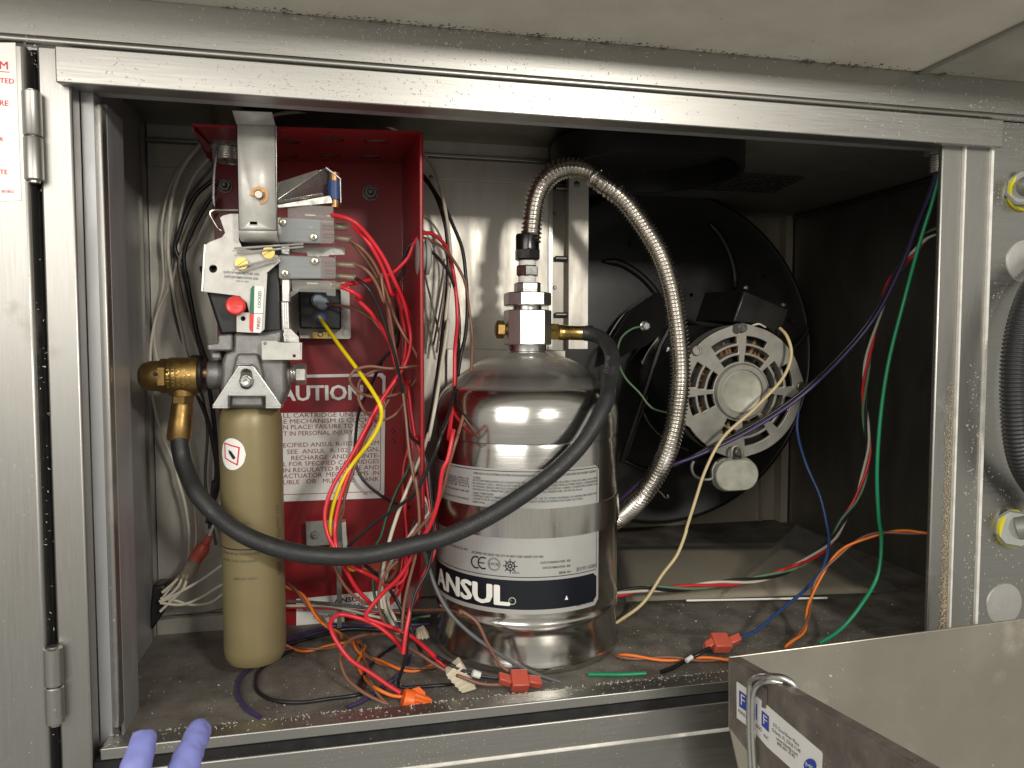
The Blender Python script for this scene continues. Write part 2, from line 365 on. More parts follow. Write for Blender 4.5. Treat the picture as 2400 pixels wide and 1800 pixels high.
# fascia and header rail
b((-1.2, YF, zb+.004), (1.5, YF+.03, ztop+.012)).build('fascia', M['steel_dusty'], cab)
mbd = MB().cyl((-1.2, YF+.001, zb), (1.5, YF+.001, zb), .0035, 12); mbd.build('bead_trim', M['steel_h'], cab)
mm = MB(); mm.prism([(xs1-.008, .688, zr0), (xs1-.008, .688, zr1), (xs1-.008, .722, zr1), (xs1-.008, .722, zr0+.004)], (xr2+.004-xs1+.008, 0, 0)); mm.build('header_rail', M['steel_dusty'], cab, bev=.0012)
b((xs1, .722, zr0+.006), (xr2, .74, zr1+.02)).build('header_lip', M['steel_side'], cab)
# left stile, its rebate and flange
b((xs0, YF, zlow), (xs1, YF+.02, zb-.004)).build('left_stile', M['steel_v'], cab, bev=.002)
b((xs1, .722, zl-.03), (xf0+.004, .74, zr0+.004)).build('stile_rebate', M['steel_side'], cab)
b((xf0, .728, zl+.003), (xf1, .742, zr0-.003)).build('stile_flange', M['steel_v'], cab, bev=.0015)
b((xf0+.006, .742, FLOOR), (xf0+.009, .79, zr0)).build('stile_return', M['steel_side'], cab)
# right stile
b((xr0, YF+.002, zlow), (xr1-.001, YF+.008, zr0+.03)).build('right_stile', M['steel_v'], cab, bev=.0015)
b((xr1+.0012, YF+.0, zlow), (xr2-.0015, YF+.03, zr0+.03)).build('stile_cover', M['steel_v'], cab, bev=.001)
b((xr1-.0012, YF-.0012, zlow), (xr1+.0012, YF+.02, zr0+.02)).build('edge_strip', M['seal'], cab)
b((xr2-.0018, YF-.003, zlow), (xr2+.0018, YF+.02, zb-.012)).build('edge_strip', M['seal'], cab)
b((xr2+.0018, YF+.004, zlow), (xr2+.6, YF+.02, zb-.004)).build('right_panel', M['steel_h'], cab)
# sill, lower rail, lower door front
b((xf0, YF, FLOOR-.003), (xr0, .722, zl)).build('sill', M['steel_dusty'], cab, bev=.0012)
b((xs1, YF+.004, FLOOR-.006), (xr0, .73, FLOOR-.003)).build('sill_joint', M['gap'], cab)
b((xs1+.001, YF-.004, -.407), (xr0, .72, -.3785)).build('lower_rail', M['steel_dusty'], cab, bev=.0015)
b((xs1+.001, YF-.0, -.3785), (xr0, .72, -.3700)).build('rail_joint', M['gap'], cab)
MB().cyl((xs1, YF-.003, -.4085), (xr0, YF-.003, -.4085), .0022, 10).build('lower_bead', M['seal'], cab)
b((xs1+.001, YF-.001, zlow), (xr0, .72, -.411)).build('lower_front', M['steel_h'], cab)
# floor, walls, ceiling of the compartment
b((XL-.004, .722, FLOOR-.004), (XR+.004, YB2+.004, FLOOR)).build('floor_panel', M['floor'], cab)
b((XL-.004, .742, FLOOR), (XL, YB2, .36)).build('side_panel', M['steel_side'], cab)
b((XR, .74, FLOOR), (XR+.004, YB2, .36)).build('side_panel', M['steel_shaded'], cab)
b((XL, YB2, FLOOR), (XR, YB2+.004, .36)).build('rear_panel', M['rear'], cab)
zc = .268
b((XL, .74, zc), (XR, YB2, zc+.004)).build('top_panel', M['steel_shaded'], cab)
# near back panel behind red box and tank, with its ledges and post
xp0, xp1, xp2 = X(1193,560,YB), X(1226,560,YB), X(1270,560,YB)
b((XL+.001, YB, FLOOR+.02), (xp0, YB+.012, zc)).build('back_panel', M['steel_in'], cab)
b((XL+.001, YB-.012, FLOOR), (xp0, YB+.012, FLOOR+.019)).build('kick_strip', M['steel_in'], cab)
b((xp0, YB+.012, FLOOR), (xp1, YB+.02, zc)).build('post_channel', M['steel_shaded'], cab)
b((xp1, YB-.004, Zz(1240,755,YB)), (xp2, YB+.012, zc)).build('post_face', M['steel_in'], cab, bev=.001)
b((xp0-.006, YB-.003, FLOOR+.02), (xp0-.0005, YB-.0005, zc)).build('post_edge', M['steel_h'], cab)
za, zb_, zc_ = Zz(1000,292,YB), Zz(1000,345,YB), Zz(1000,393,YB)
mm = MB(); mm.prism([(XL+.002, YB-.02, za+.005), (XL+.002, YB-.006, za+.022), (XL+.002, YB-.0005, za+.022), (XL+.002, YB-.0005, za+.005)], (xp0-.012-XL-.002, 0, 0)); mm.build('upper_ledge', M['steel_h'], cab, bev=.001)
b((XL+.002, YB-.004, zb_+.006), (xp0-.008, YB-.0005, za)).build('ledge_strip', M['steel_in'], cab)
b((XL+.002, YB-.010, zb_), (xp2, YB-.0045, zb_+.0045)).build('seam_ledge', M['steel_h'], cab, bev=.001)
b((XL+.002, YB-.005, zc_), (xp0-.008, YB-.0005, zb_-.001)).build('ledge_strip', M['steel_in'], cab, bev=.0008)
def rivet(mb, x, y, Y, r, h=.002): 
    p = P(x, y, Y); mb.lathe([(r, 0), (r*.9, h*.6), (r*.4, h)], p, (0,-1,0), 12)
for x, y in ((930,296),(1165,310),(931,383)): mb = MB(); rivet(mb, x, y, YB-.004, .003); mb.build('rivet', M['bolt_dark'], cab)
for x, y in ((1245,330),(1246,398)): mb = MB(); rivet(mb, x, y, YB-.004, .0045); mb.build('rivet', M['bolt_dark'], cab)
for y in (292, 408, 559, 680):
    p = P(1213, y, YB+.01); MB().cyl(p+Vector((-.010,-.004,0)), p+Vector((.010,-.004,0)), .0035, 12).build('hinge_knuckle', M['bolt_dark'], cab)
for y in (461, 622): 
    p = P(1197, y, YB); MB().lathe([(.003,0),(.002,.002)], p+Vector((0,-.003,0)), (0,-1,0), 10).build('rivet', M['bolt_dark'], cab)
# seam lines of the side wall and dim knock-outs
b((XL, .965, FLOOR), (XL+.0025, .968, zc)).build('wall_seam', M['steel_shaded'], cab)
for y, d in ((575,.83),(1280,.80),(1335,.80),(985,.80)):
    p = PZ(0,0,-1); z = P(262, y, .80).z; MB().lathe([(.005,0),(.0035,.002)], (XL, d, z), (1,0,0), 12).build('rivet', M['bolt_dark'], cab)
# ceiling of the blower compartment with its vent and round collar
ZC = .257
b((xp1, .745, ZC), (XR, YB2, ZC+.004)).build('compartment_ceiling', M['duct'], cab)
b((xp2, YB2-.03, Zz(1560,436,YB2-.03)), (XR-.002, YB2-.001, ZC-.001)).build('rear_lip', M['rear'], cab, bev=.002)
pcol = PZ(1395,318,ZC); MB().lathe([(.119,-.004),(.119,-.002)], pcol, (0,0,1), 48).build('duct_mouth_dark', M['gap'], cab); MB().lathe([(.125,0),(.125,-.035),(.119,-.035),(.119,0)], pcol, (0,0,1), 48, caps=False).build('duct_collar', M['fan_black'], cab)  # black disc put in the collar as the darkness of the opening
b((P(1690,440,1.36).x, 1.345, FLOOR), (P(1705,440,1.36).x, 1.37, .3)).build('corner_post', M['rear'], cab)
b((X(1655,500,1.36), 1.362, FLOOR), (X(1658,500,1.36), 1.37, .1)).build('wall_seam', M['steel_in'], cab)
vz = MB()
A0, A1, A2, A3 = PZ(1548,372,ZC-.004), PZ(1735,384,ZC-.004), PZ(1668,416,ZC-.004), PZ(1490,408,ZC-.004)
bl = lambda u, v: (A0*(1-u)+A1*u)*(1-v)+(A3*(1-u)+A2*u)*v
for i in range(13): u = i/12; vz.tube([bl(u,0), bl(u,1)], .0012, 5)
for i in range(7): u = i/6; vz.tube([bl(0,u), bl(1,u)], .0012, 5)
vz.build('vent_grille', M['bolt_dark'], cab)
b((XL+.0,YF+.3,zc-.001),(XL+.001,YF+.31,zc)).build('wall_seam', M['steel_shaded'], cab)
MB().tube(spline([Vector((XR-.004, 1.34, ZC-.006)), Vector((XR-.004, .98, ZC-.006))]), .004, 6).build('corner_lip', M['bolt_dark'], cab)  # lip along the joint of ceiling and side wall
# left door, hinges, notice
dr = MB().box((-1.3, .692, zlow), (X(75,740,.692), .712, zb-.006)); door = dr.build('door', M['steel_v'], cab, bev=.003, label='closed neighbouring door at far left with a red lettered notice')
b((X(73,740,YF)-.002, .712, zlow), (xs0+.002, .722, zb-.004)).build('door_gap', M['gap'], cab)
def hinge(x, y0, y1):
    p0, p1 = P(x, y0, .694), P(x, y1, .694); p1.x = p0.x; r = .0072
    h = MB(); L = (p0.z-p1.z); zs = [0, L*.48, L*.5, L*.52, L*.98]
    h.lathe([(r*.8,0),(r,.001),(r,L*.47),(r*.9,L*.485)], p1, (0,0,1), 20); h.lathe([(r*.9,L*.5),(r,L*.515),(r,L*.985),(r*.7,L)], p1, (0,0,1), 20)
    h.cyl(p1+Vector((0,0,-.002)), p0+Vector((0,0,.001)), r*.6, 12)
    h.build('hinge', M['steel_v'], door)
hinge(68, 197, 390); hinge(115, 1398, 1562)
# notice sticker on the door
Yd = .6915; n0 = MB().prism([P(-140,92,Yd), P(33,92,Yd), P(46,433,Yd), P(-130,440,Yd)], (0, .0006, 0)); notice = n0.build('notice', M['label'], door)
tt = MB(); pl = onplane(Yd-.0003)
for s_, x, y, h in (('M', 0, 149, 19), ('TED', 0, 179, 12), ('RE', 0, 228, 13), ('R', 0, 305, 10), ('TE', 0, 376, 11), ('301852', 3, 416, 6.5)):
    p = P(x, y, Yd); k = S(x, y, Yd); text(tt, s_, pl, p.x, p.z, h*k, None, .03)
p = P(-20, 154, Yd); k = S(0,150,Yd); tt.add([(p.x, Yd-.0003, p.z), (p.x+41*k, Yd-.0003, p.z), (p.x+41*k, Yd-.0003, p.z+1.6*k), (p.x, Yd-.0003, p.z+1.6*k)], [(0,1,2,3)])
tt.build('lettering', M['ink_bright'], notice, smooth=0, kind='stuff')
# ------------------------------------------------------------------ hood lining above
hood = thing('hood_lining', 'beige textured hood lining overhead with a grimy front edge', 'hood', (.3, .3, ztop))
xq = X(2003,165,.69)
b((-1.2, .53, ztop), (xq-.003, YF-.0005, ztop+.03)).build('lining_board', M['board'], hood)
b((xq, .53, ztop-.0005), (xq+1, YF-.0005, ztop+.03)).build('edge_strip', M['strip'], hood)
b((xq-.004, .53, ztop-.003), (xq+.001, YF-.0006, ztop-.0006)).build('seam_trim', M['steel_h'], hood)
gr = MB()
for i in range(500):
    x = random.uniform(X(480,15,YF), X(2300,190,YF)); r = random.uniform(.0003, .0011)*(1.6 if random.random() < .1 else .8)
    y = YF-abs(random.gauss(0, .004))-.001
    gr.ball((x, y, ztop-.0002), r, 6, (random.uniform(1,2), 1, .7))
gr.build('grease_line', M['grime'], hood, kind='stuff')
# ------------------------------------------------------------------ right panel fittings
Yr = YF+.004
def knock(x, y, r, lab):
    k = S(x, y, Yr); q = MB().lathe([(r*k*1.03, 0), (r*k, .0012), (r*k*.96, .0014)], P(x, y, Yr), (0,-1,0), 40); o = q.build('knockout_plug', M['blank']); tag(o, lab, 'blanking plug', 'round blanks in the right panel'); return o
knock(2168, 1305, 37, 'pale round blanking plug low on the right panel by the door pan edge')
knock(2212, 564, 37, 'round blanking plug cut off at the right edge between the upper yellow ring and conduit')
def gland(x, y, lab, elbow):
    t = thing('cable_gland', lab, 'cable gland', P(x, y, Yr), 'yellow ringed glands on the right panel'); k = S(x, y, Yr); o = P(x, y, Yr)
    MB().lathe([(34*k, 0), (35*k, .003), (34*k, .006)], o, (0,-1,0), 40).build('seal_ring', M['yellow_seal'], t)
    MB().nut(o+Vector((-.0015,-.006,.001)), o+Vector((-.0085,-.014,.003)), 34*k, 8, .3).build('lock_nut', M['zinc_dull'], t)
    if elbow:
        MB().tube(spline([o+Vector((-.004,-.012,.003)), o+Vector((.006,-.022,.008)), o+Vector((.02,-.026,.02)), o+Vector((.021,-.026,.034))]), .0135, 20).build('elbow', M['zinc_dull'], t)
        MB().nut(o+Vector((.021,-.026,.024)), o+Vector((.021,-.026,.036)), .0175, 8).build('compression_nut', M['zinc_dull'], t)
    else:
        MB().lathe([(.0125,0),(.0125,.012),(.009,.016)], o+Vector((-.006,-.014,.003)), (-.3,-1,0), 20).build('cap', M['zinc_dull'], t)
    return o
gland(2207, 415, 'yellow ringed grey cable gland at the upper right edge', False)
o = gland(2184, 1141, 'lower yellow ringed grey gland at the foot of the black conduit', True)
cp = [o+Vector((.021,-.026,.034)), P(2208,1000,.668), P(2190,870,.665), P(2196,740,.668), P(2235,620,.675), P(2290,560,.68)]
sp = spline(cp, .0011)
tag(MB().tube(sp, lambda i: .0125+.0009*(1 if i % 4 < 2 else -1), 20).build('flexible_conduit', M['conduit'], smooth=60), 'black ribbed flexible conduit rising at the right edge above the lower gland', 'conduit')
# ------------------------------------------------------------------ red enclosure
YBK, YFR = .985, .80
red = thing('red_enclosure', 'red enamelled open steel box with CAUTION sign on the back panel', 'metal box', P(690,1350,.93))
mb = MB(); sheet(mb, [(458,343),(868,352),(873,1352),(489,1352)], [], YBK, .003); mb.build('back_plate', M['red'], red)
# top plate with six oval looking holes (round, seen flat)
TL, TR, BR_, BL = P(413,270,YFR), P(908,286,YFR), P(868,351,YBK), P(456,343,YBK)
def top3(u, v): return (TL*(1-u)+TR*u)*(1-v)+(BL*(1-u)+BR_*u)*v
W_, D_ = (TR-TL).length, (BL-TL).length
def bil_inv(px, py):
    d = ray(px, py); n = (TR-TL).cross(BL-TL); t = TL.dot(n)/d.dot(n); q = d*t
    u, v = .5, .5
    for _ in range(30):
        e_ = q-top3(u, v); du = (TR-TL)*(1-v)+(BR_-BL)*v; dv = (BL-TL)*(1-u)+(BR_-TR)*u
        A = du.dot(du); B = du.dot(dv); C_ = dv.dot(dv); r1 = e_.dot(du); r2 = e_.dot(dv); D = A*C_-B*B
        u += (r1*C_-r2*B)/D; v += (r2*A-r1*B)/D
    return u, v
holes = []
for px, py in ((622,305),(717,300),(812,304),(620,336),(713,336),(800,338)):
    u, v = bil_inv(px, py); holes.append([(u*W_+.0133*math.cos(a*.314), v*D_+.0133*math.sin(a*.314)) for a in range(20)])
vs, fs = curve_mesh([[(0,0),(W_,0),(W_,D_),(0,D_)]]+holes, .0025)
mb = MB(); mb.add([top3(v.x/W_, v.y/D_)+Vector((0,0,v.z)) for v in vs], fs); mb.build('top_plate', M['red'], red)
mb = MB(); mb.prism([P(908,286,YFR), P(912,1110,YFR), P(905,1290,.88), P(873,1352,YBK), P(868,351,YBK)], (.003, 0, 0)); mb.build('side_plate', M['red'], red, bev=.0008)
MB().prism([P(905.5,284,YFR-.001), P(913,287,YFR-.001), P(916,1100,YFR-.001), P(909,1100,YFR-.001)], (0,.004,0)).build('side_lip', M['red'], red, bev=.001)
MB().prism([P(413,268,YFR), P(452,345,YBK), P(470,345,YBK), P(470,300,.93)], (0,0,-.002)).build('gusset', M['red'], red)
mb = MB().prism([P(413,271,YFR), P(416,281,YFR), P(478,341,YBK-.01), P(458,343,YBK-.01)], (.002,0,0)); mb.build('flange', M['red'], red)
def hexnut(px, py, Y, rpx, parent, name='nut', m='bolt_dark'):
    k = S(px, py, Y); o = P(px, py, Y); t = MB().lathe([(rpx*1.15*k,0),(rpx*1.15*k,.001)], o, (0,-1,0), 24)
    t.nut(o+Vector((0,-.001,0)), o+Vector((0,-.006,0)), rpx*k, 6, .2); t.lathe([(rpx*.45*k,.006),(rpx*.45*k,.010),(rpx*.3*k,.0115)], o, (0,-1,0), 16); return t.build(name, M[m], parent)
hexnut(800, 417, YBK-.0015, 15, red); hexnut(486, 402, YBK-.0015, 14, red)
for y in (931, 953): p = P(848, y, YBK-.0015); MB().lathe([(.0028,0),(.0022,.002)], p, (0,-1,0), 12).build('rivet', M['red'], red)
# warning sign
Yl = YBK-.0022; pl = onplane(Yl-.0004)
mb = MB(); sheet(mb, [(540,812)]+[(826,806),(833,813),(830,1068),(824,1076)]+[(540,1086)], [], Yl, .0006); sign = mb.build('warning_sign', M['label'], red)
pl2 = onplane(Yl-.0005)
mb = MB(); sheet(mb, [(540,818),(820,813),(826,820),(826,889),(540,893)], [], Yl-.0006, .0003); mb.build('red_band', M['label_red'], sign)
tt = MB(); pl2 = onplane(Yl-.0011); p0 = P(574,866,Yl); k = S(700,850,Yl); p1 = P(783,866,Yl)
text(tt, 'CAUTION', pl2, p0.x, p0.z, 33*k, p1.x-p0.x, .06); tt.build('heading', M['label'], sign, smooth=0)
tt = MB()
for s_, y, x0 in (('LL CARTRIDGE UNLESS RE-',1150,1098),('E MECHANISM IS COCKED',1192,1100),('N PLACE! FAILURE TO COULD',1233,1098),('T IN PERSONAL INJURY.',1278,1098),
                  ('ECIFIED ANSUL R-102 SYSTEM',1356,1098),('SEE  ANSUL  R-102  DESIGN,',1402,1124),('RECHARGE  AND  MAINTE-',1446,1155),('L FOR SPECIFIED CARTRIDGES',1490,1100),
                  ('IN REGULATED RELEASE AND',1533,1100),('ACTUATOR  MECHANISMS  IN',1574,1098),('UBLE   OR   MULTIPLE   TANK',1618,1098)):
    x1 = {1278:1600}.get(y, 1775); dy = -8 if y < 1300 else -4
    a_, b2 = P(*c('C',x0,y+dy-2),Yl), P(*c('C',x1,y+dy-8),Yl)
    text(tt, s_, pl, a_.x, a_.z-.0006, 9.9*k, b2.x-a_.x, .012)
a_ = P(784, 1068, Yl); text(tt, 'LABEL NO. 57955', pl, a_.x, a_.z, 4*k, 34*k)
tt.build('lettering', M['ink_red'], sign, smooth=0)
fr = MB()
for q in ([(540,1070.5),(818,1061),(818,1062.2),(540,1071.7)], [(822,900),(823.2,900),(822.2,1058),(821,1058)], [(818,1061),(821,1058),(822.2,1058),(818,1062.2)]): sheet(fr, q, [], Yl-.0004, .0001)
fr.build('border', M['ink_red'], sign, smooth=0)
# lower plate label
mb = MB(); sheet(mb, [(640,1294),(866,1272),(866,1322),(744,1332),(744,1344),(640,1352)], [], Yl, .0006); lab = mb.build('rating_label', M['label'], red)
tt = MB()
for s_, k_, x0, y0, x1, h, bd in (('ANSUL','B',437,978,590,10.5,.05),('RELEASE A','B',490,1003,645,7.5,.012),('R-','B',264,1026,300,7,.012),('SERIAL NO.','B',318,1066,520,7,.012)):
    a_, b2 = P(*c(k_,x0,y0),Yl), P(*c(k_,x1,y0),Yl); text(tt, s_, pl, a_.x, a_.z, h*k, b2.x-a_.x, bd)
tt.build('lettering', M['ink'], lab, smooth=0)
# zinc bracket low on the back plate with its hanging strip
Yk = YBK-.02
MB().prism([P(660,1127,Yk),P(741,1122,Yk),P(741,1175,Yk),P(662,1181,Yk)], (0,.002,0)).build('cartridge_bracket', M['zinc_dull'], red, bev=.0006)
hexnut(681, 1154, Yk, 9, red, 'screw', 'zinc_dull')
MB().prism([P(738,1122,Yk-.002),P(747,1121,Yk-.002),P(752,1178,Yk-.002),P(740,1181,Yk-.002)], (0,-.02,0)).build('bracket_fold', M['zinc_b'], red, bev=.0005)
MB().prism([P(727,1170,.93),P(738,1170,.93),P(738,1357,.955),P(728,1358,.955)], (0,.0015,0)).build('hanging_strip', M['zinc_dull'], red)
# grey grommet in the side plate
gp = P(905, 555, .83)
MB().lathe([(.0165,-.004),(.020,-.003),(.020,.001),(.017,.002),(.017,.005),(.0205,.006),(.019,.010),(.013,.012)], gp+Vector((.001,0,0)), (1,0,0), 28).build('grommet', M['grommet'], red)

# ------------------------------------------------------------------ conduit stub with cable
con = thing('conduit_stub', 'old pipe stub with locknut passing through the red top plate at left', 'conduit', P(480,300,.835))
pA, pB = P(478,215,.835), P(478,292,.835); ax = (0,0,-1)
zA, zB, zT = P(478,215,.835).z, P(478,268,.835).z, P(478,282,.835).z; cx_, cy_ = pA.x, .88
MB().cyl((cx_,cy_,zA+.02), (cx_,cy_,zB), .0165, 28).build('pipe', M['pipe'], con)
MB().lathe([(.0185,0),(.0185,.014),(.0175,.016)], (cx_,cy_,zA-.022), (0,0,-1), 28).build('coupling', M['pipe'], con)
lk = MB().nut((cx_,cy_,zT-.001), (cx_,cy_,zT-.008), .0195, 8); lk.build('lock_nut', M['zinc_b'], con)
th = MB().lathe([(.0160 if i % 2 else .0172, i*.0013) for i in range(11)]+[(.0140,.0135),(.0135,.001)], (cx_,cy_,zT-.008), (0,0,-1), 32, caps=False); th.build('threaded_bushing', M['zinc_b'], con)
rp_ = spline(path([('D',[(232,405,.83),(218,500),(205,620,.825),(200,760),(203,880,.82),(205,900,.815)])]), .003)
rope = MB()
for j in range(5):
    q = []
    for i, p in enumerate(rp_): a = i*.9+j*1.2566; q.append(p+Vector((math.cos(a), math.sin(a), 0))*.0009)
    rope.tube(q, .0008, 6)
tag(rope.build('wire_rope', M['rope']), 'thin twisted steel rope hanging from the locknut to the hook', 'steel rope')
# ------------------------------------------------------------------ release mechanism
mech = thing('release_mechanism', 'cast and plated release mechanism with red button in the red box', 'release mechanism', P(590,950,.85))
def plate(name, k, pts, holes, Y, th, m, bev=.0006, parent=mech, **kw):
    mb = MB(); sheet(mb, cc(k, pts), holes, Y, th, bev if holes else 0); return mb.build(name, M[m], parent, bev=0 if holes else bev, **kw)
# tall galvanised bracket: face with slot, flared top, rolled bottom
Ybr = .772
fc = MB(); sheet(fc, cc('D', [(380,236),(680,240),(692,1062),(396,1060)]), [cc('D', [(478,986),(545,988),(545,1022),(478,1020)])], Ybr, .0022)
fc.add([P(*c('D',380,236),Ybr), P(*c('D',680,240),Ybr), P(*c('D',668,190),Ybr-.004), P(*c('D',655,140),Ybr-.016), P(*c('D',346,128),Ybr-.016), P(*c('D',366,190),Ybr-.004)], [(0,1,2,5),(5,2,3,4)])
bz = [(1062,0),(1085,.001),(1105,.004),(1120,.009),(1128,.016),(1132,.05)]
vs = [p for y, d in bz for p in (P(*c('D',396,y),Ybr)+Vector((0,d,0)), P(*c('D',694,y+3),Ybr)+Vector((0,d,0)))]
fc.add(vs, [(2*i,2*i+1,2*i+3,2*i+2) for i in range(len(bz)-1)])
br = fc.build('bracket', M['zinc'], mech, smooth=5); s_ = br.modifiers.new('solid', 'SOLIDIFY'); s_.thickness = .0008
MB().prism([P(*c('D',400,420),Ybr+.012), P(*c('D',680,420),Ybr+.012), P(*c('D',688,1075),Ybr+.012), P(*c('D',400,1075),Ybr+.012)], (0,.02,0)).build('bracket_backing', M['black_metal'], mech, bev=.001)
# side cheek behind the bracket
MB().prism([P(*c('D',690,245),Ybr+.002), P(*c('D',694,1060),Ybr+.002), P(*c('D',694,1060),.87), P(*c('D',690,245),.87)], (-.0025,0,0)).build('bracket_cheek', M['zinc_b'], mech)
# hook at the left
hk = spline(path([('D',[(395,907,.79),(290,908),(205,908,.80),(180,920),(178,945),(200,985),(240,1050,.80),(265,1065)])]), .003)
q = MB(); q.ring([[p+Vector((0,-.006,0)), p+Vector((.001,-.006,-.001)), p+Vector((.001,.008,-.001)), p+Vector((0,.008,0))] for p in hk]); q.build('hook', M['zinc_b'], mech)
# e-clip and pin
k = S(560,420,Ybr); o = Q('D',556,790,Ybr-.0015); ec = []
for a in range(-82, 190, 12): ec.append((math.cos(R_(a)), math.sin(R_(a))))
E_ = MB(); outl = [(o.x+x*20*k, o.z+y*20*k) for x, y in ec]+[(o.x+x*13.5*k, o.z+y*13.5*k) for x, y in ec[::-1]]
vs, fs = curve_mesh([outl], .001); E_.add([(v.x, o.y-v.z, v.y) for v in vs], fs)
for a in (-65, 54, 172): 
    d = Vector((math.cos(R_(a)),0,math.sin(R_(a)))); n = Vector((-d.z,0,d.x)); E_.prism([o+d*8*k+n*3.5*k, o+d*8*k-n*3.5*k, o+d*16*k-n*3.5*k, o+d*16*k+n*3.5*k], (0,-.0009,0))
E_.build('retaining_clip', M['copper'], mech)
MB().lathe([(10*k,-.004),(10*k,.004),(8*k,.006)], o, (0,-1,0), 24).build('pivot_pin', M['pin'], mech)
# cover plate (galvanised), stamped with dates
Yc = .792
mb = MB(); outer = cc('D', [(250,962),(275,945),(330,932),(400,930),(400,1140),(425,1200),(700,1255),(722,1300),(612,1395)])+cc('L', [(770,90),(757,330),(742,660),(700,704),(455,690),(455,490),(585,490),(560,395),(490,325),(400,312),(115,278)])+cc('D', [(122,1500),(140,1172),(170,1150),(265,1115),(290,1080)])
sheet(mb, outer, [circ(*c('D',197,1360),8.6), circ(*c('L',522,553),5.2)], Yc, .002, .0004)
cov = mb.build('cover_plate', M['zinc'], mech)
MB().prism([Q('D',140,1172,Yc), Q('D',118,1535,Yc), Q('D',118,1535,Yc+.05), Q('D',140,1172,Yc+.05)], (-.0015,0,0)).build('cover_fold', M['zinc_b'], cov)
MB().prism([Q('L',60,10,Yc+.012) , Q('L',900,10,Yc+.012), Q('L',930,690,Yc+.012), Q('L',290,720,Yc+.012)], (0,.10,0)).build('body_block', M['black_metal'], mech, bev=.003)
MB().prism([Q('D',400,1075,Yc+.014), Q('D',770,1075,Yc+.014), Q('D',770,1500,Yc+.014), Q('D',300,1500,Yc+.014),Q('D',300,1200,Yc+.014)], (0,.08,0)).build('inner_frame', M['black_metal'], mech, bev=.002)
pl = onplane(Yc-.0016); tt = MB(); kk = S(570,640,Yc)
for s_, x0, y0, x1, h in (('DATE OF MANUFACTURE: 2020',326,88,688,5.2),('DATE DE FABRICATION: 2020',334,133,676,5.2),('LABEL NO. 438941',450,172,580,2.6)):
    a_, b2 = Q('L',x0,y0,Yc), Q('L',x1,y0,Yc); dz = (Q('L',x1,y0+24 if y0 < 170 else y0+10,Yc).z-a_.z)/(b2.x-a_.x)
    text(tt, s_, lambda u, v: Vector((u, Yc-.0012, v+(u-a_.x)*dz)), a_.x, a_.z, h*kk, b2.x-a_.x, .012)
tt.build('lettering', M['ink'], cov, smooth=0)
# cocked / fired label
mb = MB(); sheet(mb, cc('L', [(640,214),(720,225),(738,240),(724,500),(712,680),(690,697),(640,695),(600,690),(600,230)]), [], Yc-.0013, .0004); stl = mb.build('status_label', M['label'], mech)
mb = MB(); sheet(mb, cc('L', [(640,214),(612,225),(600,250),(590,495),(633,500),(638,214)]), [], Yc-.0017, .0003); mb.build('green_band', M['ink_green'], stl)
mb = MB(); sheet(mb, cc('L', [(633,503),(590,500),(588,650),(596,680),(625,692)]), [], Yc-.0017, .0003); mb.build('red_band', M['cap_red'], stl)
tg, tr_ = MB(), MB(); Yt = Yc-.0018
def vtext(mb, s_, xb, y0, y1, h):
    a_, b2 = Q('L',xb,y0,Yt), Q('L',xb+8,y1,Yt); d = (b2-a_); L_ = d.length; d.normalize(); n = Vector((-d.z,0,d.x)); n = n if n.x < 0 else -n
    text(mb, s_, lambda u, v: a_+d*u+n*v, 0, 0, h*kk, L_, .02)
vtext(tg, 'COCKED', 702, 446, 270, 6.9); vtext(tr_, 'FIRED', 692, 662, 540, 6.6)
tg.build('lettering', M['ink_green'], stl, smooth=0); tr_.build('lettering', M['ink_red'], stl, smooth=0)
mb = MB(); sheet(mb, cc('L', [(595,497),(732,500),(732,504),(595,501)]), [], Yt, .0001); mb.build('dividing_line', M['ink'], stl)
# red button
o = Q('L',452,422,Yc-.002); k = S(512,660,Yc); r = 21.5*k
cp_ = MB().lathe([(r*.9,-.02),(r*.96,0),(r,.004),(r*.97,.007),(r*.85,.0085),(r*.7,.0078),(0.001,.0078)], o, (0,-1,0), 36); btn = cp_.build('red_button', M['cap_red'], mech)
tt = MB()
for s_, x0, y0, x1 in (('PUSH',400,412,508),('NO.',420,452,490)):
    a_, b2 = Q('L',x0,y0,o.y-.0085), Q('L',x1,y0,o.y-.0085); vs, fs, _ = text_geo(s_, .01)
    text(tt, s_, lambda u, v: Vector((u, o.y-.0082, v)), a_.x, a_.z, 5*k, b2.x-a_.x, .01)
tt.build('embossing', M['cap_red'], btn, smooth=0)
# brass slotted screws
for x, y in ((632,1238),(424,1322)):
    o = Q('D',x,y,Yc-.001); r = 13.6*S(540,570,Yc)
    h_ = MB(); n = 28; ang = .6
    for sg in (1,-1):
        pts = [o+Vector((math.cos(ang+math.pi*i/n)*r, 0, math.sin(ang+math.pi*i/n)*r))*1 + Vector((-math.sin(ang),0,math.cos(ang)))*0 for i in range(n+1)]
        if sg < 0: pts = [o-(p-o) for p in pts]
        nn = Vector((-math.sin(ang),0,math.cos(ang)))*sg
        pts = [p+nn*max(0, .0007-(p-o).dot(nn)) for p in pts]
        h_.prism(pts, (0,-.005,0))
    h_.lathe([(r*.98,-.006),(r*.98,.0035)], o, (0,-1,0), 24); h_.build('slotted_screw', M['brass'], mech, bev=.0004)
# trip rods
for L_ in ([(360,1202),(900,1166)], [(382,1237),(900,1188)], [(368,1352),(720,1272)], [(400,1385),(700,1295)]):
    q = [Q('D',x,y,.785) for x, y in L_]; MB().tube(spline(q, .01), .0010, 8).build('trip_rod', M['zinc_b'], mech)
